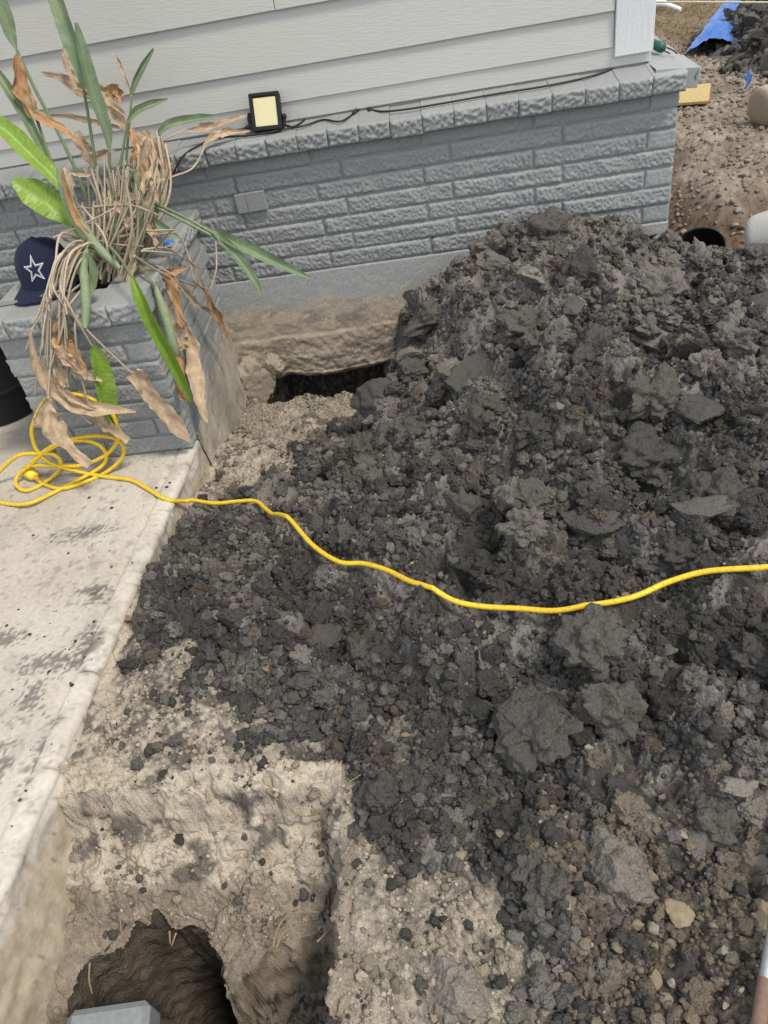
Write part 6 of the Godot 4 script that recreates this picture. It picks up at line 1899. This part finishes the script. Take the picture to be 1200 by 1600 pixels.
# ------------------------------------------------------------------ loose things on the ground
func build_loose_things() -> void:
	var kinds := []
	for k in 5:
		kinds.append(lump(4, 1000 + k, Vector3(1.1, 0.75, 0.9), 0.35, 4))
	for q in [[.297, -.102, 2.368, .026, 0, 1.1, "largest tan stone lying on the soil at lower right"], [.232, -.106, 2.467, .016, 1, 1, "tan stone below the largest tan stone"], [.245, -.108, 2.499, .012, 2, .9, "grey tan stone near the bottom edge, right of centre"], [.176, .042, 1.851, .016, 3, .6, "brownish stone set upright under the yellow cord"], [-.145, -.054, 2.097, .012, 4, 1.1, "pale yellow stone in the dark clay left of centre"], [.398, .324, .759, .02, 0, 1, "pale stone high on the heap below the brick wall"], [.368, -.092, 2.25, .02, 1, .35, "dull brown stone in the clay above the largest tan stone"], [.181, -.099, 2.422, .014, 2, .8, "flat brown stone between the dry crust and the gravel"], [-.236, .016, 1.329, .012, 3, .9, "pale chip on the heap above the yellow cord"], [-.134, -.095, 2.426, .013, 4, 1.2, "white stone beside the flat dry clod in the foreground"], [-.06, -.101, 2.44, .012, 1, 1.1, "pale stone right of the flat dry clod in the foreground"], [.45, -.104, 2.36, .018, 2, 1.1, "tan stone beside the galvanised pipe"], [.437, -.108, 2.385, .016, 0, 1.35, "white stone beside the galvanised pipe"], [.329, .078, 1.752, .014, 3, .8, "pale chip touching the yellow cord on the heap"]]:
		var p := v3(q)
		p.y = surface_y(p.x, p.z) + q[3] * 0.3
		var o := part("stone", kinds[int(q[4])], tinted(M.pale_stone, Color(0.52, 0.42, 0.28) * q[5]), self, Transform3D(Basis.from_euler(Vector3(0.2, q[3] * 90.0, 0.1)).scaled(Vector3.ONE * q[3]), p))
		o.name = numbered("stone")
		tag(o, q[6], "stone", "loose pale stones in the dug soil")
	for q in [[-.532, -.036, 1.791, .045, .5, "dry brown leaf on dark clay left of centre"], [-1.001, -.045, 1.947, .035, 2, "small orange dead leaf against the slab edge"], [-.967, -.038, 1.567, .045, 1.2, "curled dead leaf by the slab edge where dark clay starts"], [-1.006, -.056, 1.26, .03, .2, "small pale leaf scrap by the slab edge near the cord"], [-.189, -.049, 2.001, .025, 1.4, "tiny pale leaf scrap in the dark clay"]]:
		var p := v3(q)
		p.y = maxf(surface_y(p.x, p.z), q[1] - 0.02) + 0.006
		var len_: float = q[3]
		var o := part("fallen_leaf", grid_mesh(6, 10, func(u: float, v: float) -> Vector3:
			var w := sin(PI * clampf(v, 0.02, 0.98)) * 0.22
			return Vector3((u - 0.5) * 2.0 * w * len_, 0.25 * len_ * absf(u - 0.5) + 0.06 * len_ * sin(v * 5.0), (0.5 - v) * len_)), M.dead_leaf, self, Transform3D(Basis.from_euler(Vector3(0.1, q[4], 0.1)), p))
		o.name = numbered("fallen_leaf")
		tag(o, q[5], "leaf", "dead leaves on the ground")
	for q in [[[[-.506, -.05, 2.081], [-.441, -.061, 2.101], [-.356, -.063, 2.103], [-.322, -.064, 2.079], [-.278, -.054, 2.064]], "long curved root lying across the tan ground", false], [[[-.649, -.047, 2.159], [-.635, -.046, 2.202], [-.617, -.051, 2.243]], "short twin root hanging at the pit rim", false], [[[-.458, -.047, 1.921], [-.414, -.042, 1.884], [-.359, -.033, 1.868]], "thin straight root on the clay above the tan ground", false], [[[-.488, -.2, 2.353], [-.482, -.2, 2.316], [-.457, -.2, 2.289], [-.396, -.2, 2.288]], "long arched root sticking out of the pit wall", true], [[[-.481, -.2, 2.355], [-.467, -.2, 2.323], [-.434, -.2, 2.312]], "shorter arched root just under the long one in the pit", true], [[[-.397, -.2, 2.346], [-.379, -.2, 2.33], [-.366, -.2, 2.314]], "small crooked root at the right wall of the pit", true], [[[-.887, -.27, 2.227], [-.872, -.27, 2.262], [-.862, -.27, 2.286], [-.847, -.27, 2.296]], "fine root hanging over the bored hole", true], [[[-.917, -.27, 2.345], [-.908, -.27, 2.377], [-.892, -.27, 2.404]], "pale root beside the slab face in the pit", true], [[[-.75, -.27, 2.287], [-.742, -.27, 2.313]], "thin root tip hanging inside the bored hole, left one", true], [[[-.734, -.27, 2.291], [-.738, -.27, 2.317]], "thin root tip hanging inside the bored hole, right one", true], [[[.05, -.096, 2.426], [.047, -.097, 2.447], [.043, -.092, 2.463]], "pale straw lying near the flat dry clod", false], [[[-.443, -.211, .143], [-.408, -.218, .216], [-.378, -.221, .293]], "fine root at the foot of the heap by the hollow", false], [[[.651, .192, 1.378], [.671, .197, 1.41], [.711, .205, 1.444]], "thin root on the heap near the right edge", false], [[[.337, .117, 1.567], [.344, .102, 1.598]], "short root on the middle of the heap", false], [[[.514, .049, 1.92], [.533, .057, 1.897], [.546, .071, 1.883]], "thin root on the heap below the cord at right", false]]:
		var line := pts(q[0])
		for i in line.size():
			if not q[2]:
				line[i].y = surface_y(line[i].x, line[i].z) + 0.004
		var o := part("root_strand", tube(smooth_line(line, 5), func(t: float) -> float: return 0.0026 - 0.0014 * t, 6), M.root, self)
		o.name = numbered("root_strand")
		tag(o, q[1], "root", "torn roots in the soil")
	# grey concrete block tilted in the pit
	var block := thing("concrete_block", "smooth grey concrete block wedged in the pit beside the porch slab", "concrete block")
	part("block", box(Vector3(0.16, 0.1, 0.2), 0.012), tinted(M.slab, Color(0.2, 0.215, 0.225)), block, Transform3D(Basis.from_euler(Vector3(0.12, 0.12, -0.1)), Vector3(-0.79, -0.225, 2.55)))
	part("broken_corner", lump(4, 1040, Vector3(0.03, 0.05, 0.08), 0.25, 5), tinted(M.slab, Color(0.25, 0.265, 0.27)), block, Transform3D(Basis.from_euler(Vector3(0.1, 0.5, -0.3)), Vector3(-0.725, -0.215, 2.56)))
	var pipe := thing("galvanised_pipe", "thin galvanised pipe lying on the dirt at the lower right edge", "pipe")
	part("tube", tube(PackedVector3Array([Vector3(0.66, -0.008, 1.9), Vector3(0.475, -0.03, 2.33), Vector3(0.437, -0.035, 2.42), Vector3(0.40, -0.04, 2.49)]), func(_t: float) -> float: return 0.011, 14), M.silver, pipe)
	part("rusty_end", tube(PackedVector3Array([Vector3(0.401, -0.04, 2.488), Vector3(0.36, -0.048, 2.57)]), func(_t: float) -> float: return 0.0118, 14), tinted(M.tan_concrete, Color(0.2, 0.13, 0.1)), pipe)
	# specks of clay on the slab
	var speck := lump(1, 1050, Vector3(1, 0.45, 0.8), 0.4, 0)
	var xs := []
	var cs := PackedColorArray()
	for i in 600:
		var z := rng.randf_range(0.85, 2.6)
		var x := slab_edge(z) - 0.03 - pow(rng.randf(), 1.6) * 0.8
		var near := exp(-pow((z - 1.72) / 0.12, 2.0)) * exp(-pow((x + 1.09) / 0.13, 2.0))
		if rng.randf() > 0.25 + near:
			continue
		var r := lerpf(0.0012, 0.006, pow(rng.randf(), 3.0))
		xs.append(Transform3D(Basis(Vector3.UP, rng.randf() * TAU).scaled(Vector3.ONE * r), Vector3(x, 0.001 + r * 0.2, z)))
		cs.append(Color(0.06, 0.055, 0.05) * rng.randf_range(0.7, 2.2))
	copies("crumbs", speck, M.crumb, get_node("porch_slab"), xs, cs)
